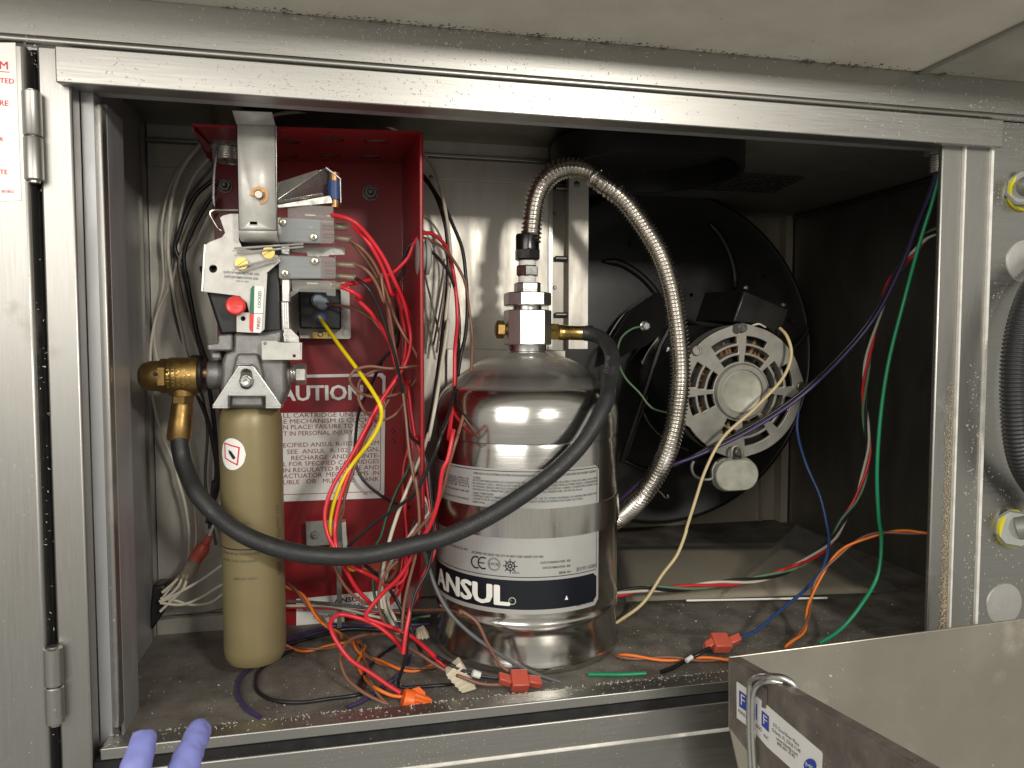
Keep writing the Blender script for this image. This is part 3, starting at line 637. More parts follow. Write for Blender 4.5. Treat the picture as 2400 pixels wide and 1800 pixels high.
# lever bracket with blue roller
Yv = .81
MB().prism([Q('D',690,690,Yv), Q('D',1010,588,Yv+.006), Q('D',1030,600,Yv+.006), Q('D',700,822,Yv-.012)], (0,.0022,-.001)).build('lever', M['zinc_b'], mech, bev=.0005)
MB().prism([Q('D',700,822,Yv-.011), Q('D',1022,596,Yv+.006), Q('D',1078,568,Yv+.006), Q('D',1192,655,Yv+.012), Q('D',1120,700,Yv+.03), Q('D',1060,770,Yv+.02), Q('D',700,850,Yv+.02)], (.001,.002,-.001)).build('lever_web', M['zinc_b'], mech, bev=.0005)
MB().prism([Q('D',694,834,Yv-.010), Q('D',1048,768,Yv-.004), Q('D',1062,790,Yv-.002), Q('D',700,856,Yv-.006)], (0,.002,0)).build('lever_fold', M['zinc_b'], mech, bev=.0005)
MB().prism([Q('D',694,862,Yv-.012), Q('D',1105,788,Yv-.004), Q('D',1118,812,Yv-.004), Q('D',1128,850,Yv-.002), Q('D',700,888,Yv-.012)], (0,.002,0)).build('lever_fold', M['zinc_b'], mech, bev=.0005)
MB().prism([Q('D',1078,566,Yv), Q('D',1192,655,Yv), Q('D',1196,845,Yv), Q('D',1186,848,Yv), Q('D',1182,662,Yv), Q('D',1070,574,Yv)], (0,.02,0)).build('lever_end', M['zinc_b'], mech, bev=.0004)
o0, o1 = Q('D',1140,682,Yv+.006), Q('D',1140,826,Yv+.006); o1.x = o0.x; r = 55*.2778*S(722,410,Yv)
MB().cyl(o1, o0, r, 28).build('blue_roller', M['blue_roll'], mech)
MB().cyl(o1+Vector((0,0,-.008)), o0+Vector((0,0,.009)), r*.72, 20).build('roller_pin', M['copper'], mech)
# micro switches
def cross_screw(px, py, Y, r, parent):
    k = S(px, py, Y); o = P(px, py, Y); h_ = MB().lathe([(r*k,0),(r*k*.97,.0014),(r*k*.75,.0026),(r*k*.3,.003)], o, (0,-1,0), 24)
    s0 = h_.build('screw', M['crimp'], parent)
def crossmark(mb, px, py, Y, r):
    k = S(px, py, Y); o = P(px, py, Y-.0032)
    for a in (.5, .5+math.pi/2):
        d = Vector((math.cos(a),0,math.sin(a)))*r*k*.55; n = Vector((-math.sin(a),0,math.cos(a)))*r*k*.13; mb.add([o+d+n, o-d+n, o-d-n, o+d-n], [(0,1,2,3)])
Ys = .80
def switch(body, cover, cover2, screws, terms, inner, mark, lab):
    mb = MB(); mb.prism([Q('M',x,y,Ys) for x, y in body], (0,.030,0)); s0 = mb.build('micro_switch', M['sw_grey'], mech, bev=.0012, label=lab)
    rim = MB()
    for y in (.45, .75): 
        a_, b2 = Q('M', body[0][0]+150, body[0][1]+(body[2][1]-body[0][1])*y, Ys-.0004), Q('M', body[1][0]-20, body[1][1]+(body[2][1]-body[1][1])*y, Ys-.0004)
        rim.box((a_.x,a_.y-.0006,a_.z-.0006),(b2.x,a_.y+.001,a_.z+.0006))
    rim.build('moulding_line', M['sw_grey'], s0)
    mb = MB(); mb.prism([Q('M',x,y,Ys-.004) for x, y in cover], (0,.0018,0)); mb.prism([Q('M',x,y,Ys+.004) for x, y in cover2], (0,.0018,0)); 
    xs = [q[0] for q in cover]; 
    for yy in (.30,.42,.62,.74,.88):      # ribs over the terminals
        y = min(q[1] for q in cover)*(1-yy)+max(q[1] for q in cover)*yy
        a_, b2 = Q('M', max(xs)-115, y, Ys-.0055), Q('M', max(xs)-4, y, Ys-.0055); mb.box((a_.x,a_.y,a_.z-.0006),(b2.x,a_.y+.014,a_.z+.0006))
    a_ = Q('M', max(xs), min(q[1] for q in cover)+10, Ys-.004); b2 = Q('M', max(xs), max(q[1] for q in cover)-10, Ys-.004); mb.box((a_.x-.0016,a_.y,a_.z),(a_.x,a_.y+.03,b2.z))
    mb.build('clear_cover', M['clear'], s0, bev=.0005)
    cm = MB()
    for x, y in screws:
        px, py = c('M', x, y); cross_screw(px, py, Ys-.004, 8.4, s0); crossmark(cm, px, py, Ys-.004, 8.4)
    cm.build('screw_recess', M['ink'], s0, smooth=0)
    for (x0, y0, x1, y1) in terms:
        p0, p1 = Q('M',x0,y0,Ys+.012), Q('M',x1,y1,Ys+.012); d = (p1-p0).normalized()
        MB().cyl(p0-d*.004, p1, .0036, 14, .0042).build('sleeve', M['sleeve'], s0)
        cr = MB().cyl(p0+d*.002, p0+d*.010, .0022, 10); cr.cyl(p1-d*.010, p1-d*.003, .0031, 12); cr.cyl(p0, p1, .0015, 8); cr.build('crimp_terminal', M['crimp'], s0)
    for (x0, y0, x1, y1) in inner:
        p0, p1 = Q('M',x0,y0,Ys+.008), Q('M',x1,y1,Ys+.008); cr = MB().cyl(p0, p0+(p1-p0)*.4, .0028, 12); cr.cyl(p0, p1, .0014, 8); cr.cyl(p0+(p1-p0)*.85, p1, .0026, 12); cr.build('crimp_terminal', M['crimp'], s0)
    if mark:
        tt = MB(); p = Q('M',*mark[1],Ys-.0005); k = S(680,500,Ys); text(tt, mark[0], onplane(Ys-.0005), p.x, p.z, 5*k, None, .03); tt.build('lettering', M['label'], s0, smooth=0)
    return s0
switch([(222,372),(630,392),(628,608),(222,604)], [(208,368),(300,372),(318,376),(752,400),(760,600),(740,624),(230,614),(208,590)], [(306,330),(306,262),(330,243),(752,262),(756,430),(306,420)],
       [(260,418),(562,563)], [(782,462,893,466),(782,572,925,588)], [(478,352,730,362)], ('UR', (512,478)), 'upper grey micro switch with two screws')
switch([(224,742),(636,762),(636,962),(226,950)], [(220,735),(745,756),(772,775),(775,965),(240,968),(220,955)], [(340,975),(775,985),(775,1136),(690,1130),(680,1100),(352,1092)],
       [(571,796),(282,914)], [(790,828,966,838),(790,940,972,958)], [(496,1012,760,1024)], None, 'lower grey micro switch with dark lettered edge')
p = Q('M',740,1024,Ys+.008); MB().cyl(p, Q('M',826,1040,Ys+.008), .0044, 14).build('sleeve', M['sleeve'], mech)
# switch mounting strip
mb = MB(); mb.prism([Q('M',x,y,Ys+.032) for x, y in ((345,660),(760,650),(850,656),(866,672),(864,735),(712,738),(706,752),(500,750),(490,716),(345,706))], (0,.0015,0)); ms = mb.build('switch_strip', M['zinc'], mech, bev=.0004)
for x, y in ((600,716),(792,686)): mb = MB(); p = Q('M',x,y,Ys+.032); mb.lathe([(.0044,0),(.0044,.0010),(.0034,.0010),(.0034,.0004)], p, (0,-1,0), 20); mb.build('rivet', M['zinc'], ms)
# vertical rod with white block
MB().prism([Q('L',x,y,.795) for x, y in ((918,150),(1002,152),(1000,382),(918,384))], (0,.012,0)).build('slide_block', M['zinc_b'], mech, bev=.001)
MB().prism([Q('M',x,y,.797) for x, y in ((242,648),(325,648),(325,735),(242,725))], (0,.012,0)).build('slide_block', M['zinc_b'], mech, bev=.001)
rd = MB(); 
for x in (930, 952, 974): p0, p1 = Q('L',x,380,.80), Q('L',x+10,672,.80); rd.cyl(p0, p1, .0019, 10)
rd.build('slide_rod', M['zinc_b'], mech)
# relay on its plate (on red back)
Yr_ = .955
mb = MB(); sheet(mb, cc('M', [(330,985),(905,1005),(922,1540),(905,1552),(428,1545),(415,1475),(330,1466)]), [cc('M', [(500,1100),(760,1105),(760,1400),(500,1395)])], Yr_, .002); rl = mb.build('relay_plate', M['zinc'], mech)
for x, y in ((357,1256),(872,1258),(878,1483),(368,1480),(850,1035)): mb = MB(); p = Q('M',x,y,Yr_-.001); mb.lathe([(.0044,0),(.0044,.0008),(.0034,.0008),(.0034,.0002)], p, (0,-1,0), 20); mb.build('rivet', M['zinc'], rl)
MB().prism([Q('M',x,y,Yr_-.034) for x, y in ((412,1060),(822,1066),(828,1458),(424,1450))], (0,.033,0)).build('relay', M['black_metal'], mech, bev=.002)
mb = MB()
for x in (550, 690): a_, b2 = Q('M',x,1070,Yr_-.0345), Q('M',x+4,1450,Yr_-.0345); mb.prism([a_, a_+Vector((.0012,0,0)), b2+Vector((.0012,0,0)), b2], (0,-.0008,0))
mb.build('relay_rib', M['black_metal'], mech)
MB().prism([Q('M',x,y,Yr_-.004) for x, y in ((550,1482),(702,1488),(700,1548),(550,1546))], (0,.002,0)).build('brass_tab', M['brass'], mech)
px, py = c('M',625,1506); cross_screw(px, py, Yr_-.005, 6, mech)
for x, y in ((600,1178),(640,1205)):
    p = Q('M',x,y,Yr_-.036); MB().lathe([(.0075,0),(.0082,.006),(.006,.010)], p, (.1,-1,0), 20).build('terminal_boot', M['plug_blue'], mech)
p = Q('M',628,1350,Yr_-.035); MB().lathe([(.0056,0),(.0056,.002),(.0042,.002),(.0042,.0006)], p, (0,-1,0), 24).build('terminal_ring', M['ink_blue'], mech)
# cast body
Yb_ = .800
MB().prism([Q('L',x,y,Yb_) for x, y in ((420,700),(740,690),(936,660),(940,770),(960,1000),(965,1300),(930,1380),(905,1470),(600,1480),(300,1470),(250,1400),(290,1290),(300,1000),(330,900),(415,880))], (0,.075,0)).build('casting', M['cast'], mech, bev=.004)
MB().prism([Q('L',x,y,Yb_-.010) for x, y in ((455,910),(670,908),(735,1130),(740,1460),(380,1460),(400,1130))], (0,.02,0)).build('casting_rib', M['cast'], mech, bev=.003)
MB().prism([Q('L',x,y,Yb_-.004) for x, y in ((262,716),(412,712),(416,884),(152,886),(150,812),(262,808))], (0,.04,0)).build('casting_lug', M['cast'], mech, bev=.002)
MB().prism([Q('L',x,y,Yb_+.01) for x, y in ((195,890),(295,888),(292,970),(195,966))], (0,.04,0)).build('casting_lug', M['zinc_dull'], mech, bev=.002)
k = S(530,820,.83); yy = c('L',0,1130)[1]
pc = Q('L',235,1130,.835); r = 33*k; rb_ = r
MB().lathe([(r*.92,0),(r,.002),(r,.015),(r*.84,.019),(r*.7,.06)], Q('L',170,1128,.835), (1,0,0), 36).build('left_boss', M['cast'], mech)
MB().lathe([(r*.7,0),(r*.9,.003),(r,.006),(r,.0145),(r*.94,.016)], Q('L',850,1140,.835), (1,0,0), 36).build('right_boss', M['cast'], mech)
# triangular clamp with slot and bolt
Ycl = .778
mb = MB(); sheet(mb, cc('L', [(478,1036),(620,1036),(640,1052),(914,1438),(912,1462),(752,1462),(750,1348),(372,1346),(370,1462),(208,1462),(210,1438),(465,1052)]), [cc('L', rrect(500,1068,612,1275,54,6))], Ycl, .0045, .0009); cl = mb.build('clamp_plate', M['clamp'], mech)
for x0, x1 in ((205,372),(750,914)): MB().prism([Q('L',x0,1452,Ycl), Q('L',x1,1452,Ycl), Q('L',x1,1476,Ycl), Q('L',x0,1476,Ycl)], (0,.03,0)).build('clamp_foot', M['clamp'], cl, bev=.001)
MB().prism([Q('L',455,1016,Ycl-.002), Q('L',600,1012,Ycl-.002), Q('L',602,1028,Ycl-.002), Q('L',455,1032,Ycl-.002)], (0,.02,0)).build('clamp_key', M['zinc_b'], cl, bev=.0008)
o = Q('L',556,1192,Ycl-.0025); k = S(532,823,Ycl)
bt = MB().lathe([(15*k,0),(15*k,.0012),(13*k,.002)], o, (0,-1,0), 28); bt.nut(o+Vector((0,-.0015,0)), o+Vector((0,-.008,0)), 12.5*k, 6, .3); bt.lathe([(7*k,.008),(6.5*k,.0088),(.0005,.0084)], o, (0,-1,0), 20); bt.build('hex_bolt', M['chrome'], mech)
# side bolt
p0 = Q('L',985,1115,.835)
sb = MB().lathe([(.0085 if i % 2 else .0097, i*.0015) for i in range(9)], p0, (1,0,0), 24); sb.build('bolt_thread', M['zinc_b'], mech)
MB().nut(Q('L',1058,1122,.835), Q('L',1172,1122,.835), .0118, 6, .52).build('hex_head', M['zinc_b'], mech)
# small plate with two holes
mb = MB(); sheet(mb, cc('L', [(712,790),(722,780),(865,780),(885,796),(1085,796),(1118,800),(1113,962),(1100,976),(722,976),(713,960)]), [circ(*c('L',748,808),3.5,14), circ(*c('L',1046,935),3.5,14)], .786, .002, .0004); mb.build('trip_plate', M['zinc'], mech)
MB().prism([Q('L',x,y,.787) for x, y in ((938,655),(1012,657),(1095,742),(1098,798),(938,792))], (0,.002,0)).build('trip_lever', M['zinc_b'], mech, bev=.0005)
MB().prism([Q('L',x,y,.782) for x, y in ((930,700),(948,700),(970,790),(942,790))], (0,.006,0)).build('trip_lever', M['zinc_b'], mech, bev=.0004)
MB().prism([Q('L',1110,800,.786), Q('L',1108,972,.786), Q('L',1108,972,.80), Q('L',1110,800,.80)], (.0015,0,0)).build('trip_fold', M['zinc_b'], mech)

# ------------------------------------------------------------------ gas cartridge
YG = .83; gx = P(547,1150,YG).x; rg = (P(615.5,1150,YG).x-P(478,1150,YG).x)/2*.985
gz0, gz1 = P(547,1428,YG).z, P(547,880,YG).z
gz0 = max(gz0, FLOOR+.002)
car = thing('gas_cartridge', 'gold painted gas cartridge hanging below the cast release mechanism', 'gas cartridge', (gx, YG, gz0))
prof = [(.001,0),(rg*.6,.0008),(rg*.86,.004),(rg*.97,.010),(rg,.018),(rg,gz1-gz0-.020),(rg*.985,gz1-gz0-.011),(rg*.93,gz1-gz0-.004),(rg*.84,gz1-gz0+.001),(rg*.66,gz1-gz0+.004),(rg*.62,gz1-gz0+.018)]
MB().lathe(prof, (gx,YG,gz0), (0,0,1), 64).build('body', M['gold'], car)
MB().lathe([(rg*.63,-.010),(rg*.63,.012)], (gx,YG,gz1+.016), (0,0,1), 40).build('collar', M['black_metal'], mech)
MB().lathe([(rg*1.001,-.0006),(rg*1.004,0),(rg*1.001,.0006)], (gx,YG,P(547,1187,YG-rg).z), (0,0,1), 64, caps=False).build('scribed_line', M['ink'], car)
def cyl_hit(px, py, cx, cy, r):
    d = ray(px, py); a = d.x*d.x+d.y*d.y; b_ = -2*(d.x*cx+d.y*cy); c_ = cx*cx+cy*cy-r*r; D = b_*b_-4*a*c_
    t = (-b_-math.sqrt(max(D,0)))/(2*a); p = d*t; return math.atan2(p.x-cx, cy-p.y), p.z
def cyl3(cx, cy, r): return lambda th, z: Vector((cx+r*math.sin(th), cy-r*math.cos(th), z))
def ccyl(px, py): return cyl_hit(px, py, gx, YG, rg)
def curved_patch(mb, pts, to3, n=6):
    """pts: closed outline (theta, z); fills as a fan of strips following the curve"""
    th0 = min(p[0] for p in pts); th1 = max(p[0] for p in pts); N = max(2, int((th1-th0)/.05)); rows = []
    def span(th):
        zs = []
        for i in range(len(pts)):
            (a, za), (b_, zb2) = pts[i], pts[(i+1)%len(pts)]
            if (a-th)*(b_-th) <= 0 and abs(a-b_) > 1e-9: zs.append(za+(zb2-za)*(th-a)/(b_-a))
        return (min(zs), max(zs)) if zs else None
    prev = None
    for i in range(N+1):
        th = th0+(th1-th0)*min(max(i/N, 1e-4), 1-1e-4); s_ = span(th)
        cur = (to3(th, s_[0]), to3(th, s_[1]))
        if prev: mb.add([prev[0], cur[0], cur[1], prev[1]], [(0,1,2,3)])
        prev = cur
g3 = cyl3(gx, YG, rg+.0004); g4 = cyl3(gx, YG, rg+.0008); g5 = cyl3(gx, YG, rg+.0011)
ct = ccyl(501,981); rr_ = .0150
stk = MB(); curved_patch(stk, [(ct[0]+math.cos(i*.2094)*rr_/rg, ct[1]+math.sin(i*.2094)*rr_*1.1) for i in range(30)], g3); stk = stk.build('round_sticker', M['label'], car)
d0 = MB(); sqp = [(-.0105,.0010),(-.0065,.0120),(.0105,.0085),(.0065,-.0100)]; sqp = [(-.0088,.0110),(.0085,.0070),(.0062,-.0108),(-.0085,-.0045)]
for i in range(4):
    a_, b2 = Vector(sqp[i]), Vector(sqp[(i+1)%4]); t_ = (b2-a_).normalized(); n_ = Vector((-t_.y, t_.x))*.0007
    q = [(a_-t_*.0005)+n_, (a_-t_*.0005)-n_, (b2+t_*.0005)-n_, (b2+t_*.0005)+n_]
    m_ = [(q[0]+q[3])/2, (q[1]+q[2])/2]
    d0.add([g4(ct[0]+p.x/rg, ct[1]+p.y) for p in (q[0],q[1],m_[1],m_[0],q[2],q[3])], [(0,1,2,3),(3,2,4,5)])
d0.build('red_square', M['ink_bright'], stk, smooth=0)
d1 = MB(); ax_ = Vector((.0062,-.0082)).normalized(); nx_ = Vector((-ax_.y, ax_.x)); bt_ = [(-.0052,.0006),(-.0034,.0008),(-.0030,.0017),(.0052,.0017),(.0058,.001)]
out = [ax_*a+nx_*h for a, h in bt_]+[ax_*a-nx_*h for a, h in bt_[::-1]]
d1.add([g5(ct[0]+p.x/rg, ct[1]+p.y) for p in out], [(0,1,8,9),(1,2,7,8),(2,3,6,7),(3,4,5,6)]); d1.build('bottle_mark', M['ink'], stk, smooth=0)
tt = MB()
def ctext(s_, x0, y0, x1, h, y1=None):
    a_, b2 = ccyl(x0,y0), ccyl(x1,y0); k = (YG-rg)/F
    text(tt, s_, g3, a_[0], a_[1], h*k, b2[0]-a_[0], .01)
ctext('TREAD-', 505, 1133, 542, 5); ctext('AND MFR MFPAIR REGISTRATION', 482, 1193, 561, 5.2); ctext('BATTERY  COLD  DISCHARGE', 484, 1209, 554, 5); ctext('LABEL NO. 15324-11', 506, 1252, 556, 5)
tt.build('lettering', M['ink_grey'], car, smooth=0)
vt = MB(); v0 = ccyl(604,1270)
for i, (s_, L_) in enumerate((('DOT 3E1800 TC-3EM 124',.075),('NET WT 10 OZ',.05),)):
    th = v0[0]+i*.10; text(vt, s_, lambda u, v: g3(th-v/rg*1.0, v0[1]+u+.015), 0, 0, .0038, L_, .01)
vt.build('lettering', M['ink_grey'], car, smooth=0)

# ------------------------------------------------------------------ brass valve at the left and the rubber hose
bv = thing('brass_valve', 'old brass elbow valve on the left of the mechanism', 'brass valve', Q('C',350,850,.835)); yb = .835
k = S(380,815,yb); h1 = lambda x: Q('C',x,848,yb)
MB().lathe([(.001,0),(20*k,.0005),(30*k,.004),(35*k,.012),(36*k,.022),(36*k,(h1(225)-h1(78)).length)], h1(78), (h1(225)-h1(78)), 40).build('dome_cap', M['brass_old'], bv)
MB().nut(h1(222), h1(292), 40*k, 6, .52).build('hex_nut', M['brass_old'], bv)
bd = MB().lathe([(40*k,0),(43*k,.002),(43*k,.026),(40*k,.030)], h1(288), (1,-.01,0), 40).build('valve_body', M['brass_old'], bv)
MB().lathe([(45*k,0),(45*k,.011),(41*k,.013)], Q('C',455,835,yb+.008), (1,0,0), 40).build('rear_flange', M['black_metal'], bv)
MB().lathe([(14*k,0),(14*k,.045)], Q('C',470,830,yb), (1,0,0), 20).build('stem', M['copper'], bv)
MB().lathe([(17*k,0),(17*k,.008)], Q('C',478,830,yb), (1,0,0), 20).build('stem_collar', M['bolt_dark'], bv)
p = Q('C',200,833,yb-.0135); MB().lathe([(.0022,0),(.0015,.001)], p+Vector((0,-.005,0)), (0,-1,0), 12).build('vent_hole', M['ink'], bv)
tt = MB(); vb0 = h1(288); rb2 = 43*k+.0003
for i, s_ in enumerate(('FIRE','ANSUL','VALVE','NFR 25','LIST 4')):
    xx = vb0.x+.0045+i*.0050
    text(tt, s_, lambda u, v: Vector((xx-v, yb-rb2*math.cos((u-.012)/rb2), vb0.z+rb2*math.sin((u-.012)/rb2))), 0, 0, .0032, .024, .01)
tt.build('lettering', M['brass'], bv, smooth=0)
eb = [Q('C',388,930,yb), Q('C',388,985,yb), Q('C',386,1040,yb)]
MB().tube([h1(388), eb[0], eb[1]], .0135, 24).build('elbow', M['brass_old'], bv)
MB().nut(Q('C',389,970,yb), Q('C',386,1046,yb), 25*k, 6, .2).build('swivel_nut', M['brass_old'], bv)

hose = thing('rubber_hose', 'thick black rubber hose looping from brass valve across the tank', 'hose', P(640,1190,.745))
MB().lathe([(.0098,0),(.0110,.003),(.0112,.016),(.0120,.019),(.0122,.036),(.0110,.040)], Q('C',386,1040,yb), Q('C',364,1250,yb-.002)-Q('C',386,1040,yb), 28).build('ferrule', M['brass_old'], hose)
YT = .885; txc = P(1138,600,YT).x; RT = .1118
hp = path([('C',[(366,1225,.833),(364,1300),(385,1440,.825),(440,1580)]), ('N',[(1100,140,.80),(1200,250,.79),(1340,355,.775),(1500,425,.765)]),
           ('B',[(300,712,.752),(600,716,.750),(900,652,.748)]), ('G',[(100,858,.747),(300,772,.745),(500,650,.745),(690,505,.750),(820,360,.758),(915,180,.775)]),
           ('F',[(1058,1290,.80),(1080,1180,.82),(1062,1100,.845),(1010,1045,.87),(950,1024,.882),(905,1020,.885)])])
hs = spline(hp, .004)
MB().tube(hs, .0090, 24).build('hose_body', M['rubber'], hose)
q0, q1 = Q('F',775,1017,YT), Q('F',922,1021,YT)
MB().lathe([(.0086,0),(.0096,.002),(.0096,.010),(.0090,.011),(.0090,.034),(.0098,.036),(.0098,.043),(.0092,.045)], q0, q1-q0, 28).build('ferrule', M['brass'], hose)
MB().nut(Q('F',722,1012,YT), Q('F',778,1014,YT), .0112, 6, .0).build('swivel_nut', M['brass'], hose)
tt = MB(); i0 = min(range(len(hs)), key=lambda i: (hs[i]-Q('F',1042,1240,.805)).length); a_ = Q('F',1040,1240,.793); b2 = Q('F',1052,1148,.808)
d = (b2-a_); L_ = d.length; d.normalize(); n_ = d.cross(Vector((0,1,0))).normalized(); n_ = n_ if n_.x < 0 else -n_
text(tt, '1129198', lambda u, v: a_+d*u+n_*(v-.002)+Vector((0,-.0030,0)), 0, 0, .0042, L_, .0); tt.build('lettering', M['w_grey'], hose, smooth=0)

# ------------------------------------------------------------------ the tank
tank = thing('agent_tank', 'polished stainless steel tank with white and navy label standing on the cabinet floor', 'tank', (txc, YT, FLOOR))
fz = lambda py: cyl_hit(1130, py, txc, YT, RT)[1]
zbase = FLOOR+.001; zr_ = fz(1357); zsm = fz(962); zd = Zz(1138,768,YT)
prof = [(RT*.93,zbase),(RT*1.0,zbase),(RT*1.012,zbase+.003),(RT*1.012,zbase+.008),(RT*.995,zbase+.011),(RT*.985,zr_-.012),(RT*.992,zr_-.006),(RT*1.012,zr_),(RT*1.006,zr_+.004),(RT*.99,zr_+.007),(RT,zr_+.011),
        (RT,zsm-.005),(RT*.992,zsm-.0015),(RT*.990,zsm),(RT*1.004,zsm+.001),(RT*1.006,zsm+.004),(RT*1.004,zd-.075)]
for i in range(1, 9): t = R_(i*9.2); prof.append((RT*1.004-.030*(1-math.cos(t)), zd-.075+.044*math.sin(t)))
lr, lz = prof[-1]; t_end = zd
for i in range(1, 7): u = i/6; prof.append((lr+(.034-lr)*u, lz+(t_end-lz)*(1-(1-u)**1.9)))
prof += [(.031, zd+.003), (.024, zd+.004), (.001, zd+.004)]
tb = MB(); tb.lathe([(r, z-zbase) for r, z in prof], (txc,YT,zbase), (0,0,1), 96); tb.build('shell', M['tank'], tank, smooth=50)
# strap round the tank
zs0, zs1 = fz(1163), fz(1098)
MB().lathe([(RT,0),(RT+.0018,.0004),(RT+.0018,zs1-zs0-.0004),(RT,zs1-zs0)], (txc,YT,zs0), (0,0,1), 96, caps=False).build('strap', M['strap'], tank)
# bracket plate behind the tank
brk = MB().prism([P(965,753,.992), P(1222,757,.992), P(1222,1290,.992), P(965,1290,.992)], (0,.004,0)); tag(brk.build('tank_bracket', M['steel_in'], bev=.001), 'plain steel bracket plate fixed behind the shiny tank', 'bracket')
p_ = P(948,1112,.94); cb = MB().prism([P(915,1085,.95), P(962,1085,.95), P(962,1150,.95), P(915,1150,.95)], (0,.03,0)); cb2 = cb.build('strap_clamp', M['strap'], tank, bev=.002)
hexnut(948, 1113, .949, 9, cb2, 'screw', 'pin')
# label: plate of print bent round the shell
t3 = cyl3(txc, YT, RT+.0006); t4 = cyl3(txc, YT, RT+.0009); t5 = cyl3(txc, YT, RT+.0012)
tc_ = lambda px, py: cyl_hit(px, py, txc, YT, RT)
thR = tc_(1292,1165)[0]; thL = -1.75; zT_, zB_ = tc_(1150,1014)[1], tc_(1150,1327)[1]
def rr_th(a0, z0, a1, z1, r): return [(a0+ (x)/RT, z0+y) for x, y in rrect(0, 0, (a1-a0)*RT, z1-z0, r, 4)]
mb = MB(); curved_patch(mb, rr_th(thL, zB_, thR, zT_, .006), t3); tl = mb.build('label', M['label_grey'], tank)
zn1, zn0 = tc_(1150,1254)[1], tc_(1150,1317)[1]; thn = tc_(1287,1250)[0]
mb = MB(); curved_patch(mb, rr_th(thL+.02, zn0, thn, zn1, .005), t4); mb.build('navy_band', M['ink_navy'], tl)
ln = MB()
def hline(a0, a1, z, w_=.0004): curved_patch(ln, [(a0,z-w_),(a1,z-w_),(a1,z+w_),(a0,z+w_)], t4)
def vline(a, z0, z1, w_=.0003): 
    ln.add([t4(a-w_/RT, z0), t4(a+w_/RT, z0), t4(a+w_/RT, z1), t4(a-w_/RT, z1)], [(0,1,2,3)])
hline(thL+.03, thn-.005, tc_(1150,1247)[1]); hline(thL+.03, thn-.005, tc_(1150,1019)[1]); vline(thn, tc_(1150,1245)[1], tc_(1150,1022)[1])
wh, bk, mk, am = MB(), MB(), MB(), MB()
def T(mb, s_, k_, x0, y0, x1, h, bold=.012, to3=None):
    """baseline start / end in crop pixels, height in picture pixels"""
    a_, b2 = tc_(*c(k_, x0, y0)), tc_(*c(k_, x1, y0)); ah = a_[1]-tc_(c(k_,x0,y0)[0], c(k_,x0,y0)[1]+h)[1]
    text(mb, s_, to3 or t4, a_[0], a_[1], ah, b2[0]-a_[0], bold)
T(wh, 'ANSUL', 'G', 102, 1074, 441, 38, .085, t5)
text(mk, 'R', t5, tc_(*c('G',452,1162))[0], tc_(*c('G',452,1162))[1], .0030, None, .02)
ring_ = tc_(*c('G',458,1157)); 
def ringtext(mb, ct_, r, w_, to3, n=28):
    for i in range(n):
        a, b_ = 2*math.pi*i/n, 2*math.pi*(i+1)/n
        mb.add([to3(ct_[0]+math.cos(t)*q/RT, ct_[1]+math.sin(t)*q) for t, q in ((a,r),(b_,r),(b_,r-w_),(a,r-w_))], [(0,1,2,3)])
ringtext(mk, ring_, .0040, .0005, t5); tri = tc_(*c('G',719,1142)); tm = MB(); tm.add([t5(tri[0]+x/RT, tri[1]+y) for x, y in ((-.002,-.002),(.002,-.002),(0,.003))], [(0,1,2)]); tm.build('arrow_mark', M['label'], tl, smooth=0)
mk.build('trade_mark', M['label'], tl, smooth=0); wh.build('wordmark', M['label'], tl, smooth=0)
T(bk, 'ANSULEX R-102 SYSTÈME D\'EXTINCTION INCENDIE POUR RESERVOIR DE 5.8 L (1.5 GALLONS US) D\'AGENT LIQUIDE.', 'G', 272, 540, 862, 4.6, .02)
T(bk, 'CODES', 'G', 270, 561, 305, 4.4, .02)
lines = ['CE SYSTEME RENCONTRE LES CONDITIONS SPECIFIEES AUX NORMES UL300, ULC/ORD-C1254.6-95, NFPA-17A ET NFPA-', '96 LORSQUE CONCU, INSTALLE, RECHARGE ET MAINTENU PAR UN DISTRIBUTEUR AUTORISE ANSUL CONFORMEMENT',
         'AU MANUEL DESIGN, INSTALLATION, RECHARGE ET MAINTENANCE (ITEM NO. 418087). LE RESERVOIR SATISFAIT AUX', 'EXIGENCES DU MINISTERE DES TRANSPORTS. PRESSION DU RESERVOIR: 330 PSI (22.8 bars)']
for i, s_ in enumerate(lines): T(bk, s_, 'G', 268, 574+i*14.5, 870 if i < 3 else 795, 4.4)
T(bk, 'CARACTERISTIQUES', 'G', 268, 635, 368, 4.4, .02)
T(bk, "TEMPERATURE D'OPERATION: 0 °C A 54 °C (32 °F ET 130 °F). POIDS NOMINAL DU RESERVOIR PLEIN AVEC", 'G', 268, 649, 868, 4.4); T(bk, "L'ADAPTATEUR: 8.3 kg. VOLUME NOMINAL D'AGENT DANS LE RESERVOIR PLEIN: 5.8 LITRES.", 'G', 268, 663, 800, 4.4)
T(bk, 'INSPECTION', 'G', 268, 679, 325, 4.4, .02)
for i, s_ in enumerate(('ULC/ORD-C1254.6-95, NFPA-17A', 'BY AUTHORIZED ANSUL', 'MAINTENANCE MANUAL', 'PSI (22.8 bar)', '', 'WEIGHT OF FILLED AGENT TANK AND', '', '', 'ACCORDING TO THE MANUAL')):
    if s_: T(bk, s_, 'G', 110+i*3, 535+i*13, 250, 4.2)
T(bk, 'ULULC FILE NO. EX 3470', 'G', 150, 885, 242, 4.6, .02); T(bk, 'ACCEPTED FOR USE BY THE CITY OF NEW YORK UNDER COA 5663', 'G', 263, 924, 608, 5.0, .02)
T(bk, 'DATE OF MANUFACTURE:  2020', 'G', 595, 977, 738, 4.8, .02); T(bk, 'DATE DE FABRICATION:  2020', 'G', 605, 1002, 738, 4.8, .02)
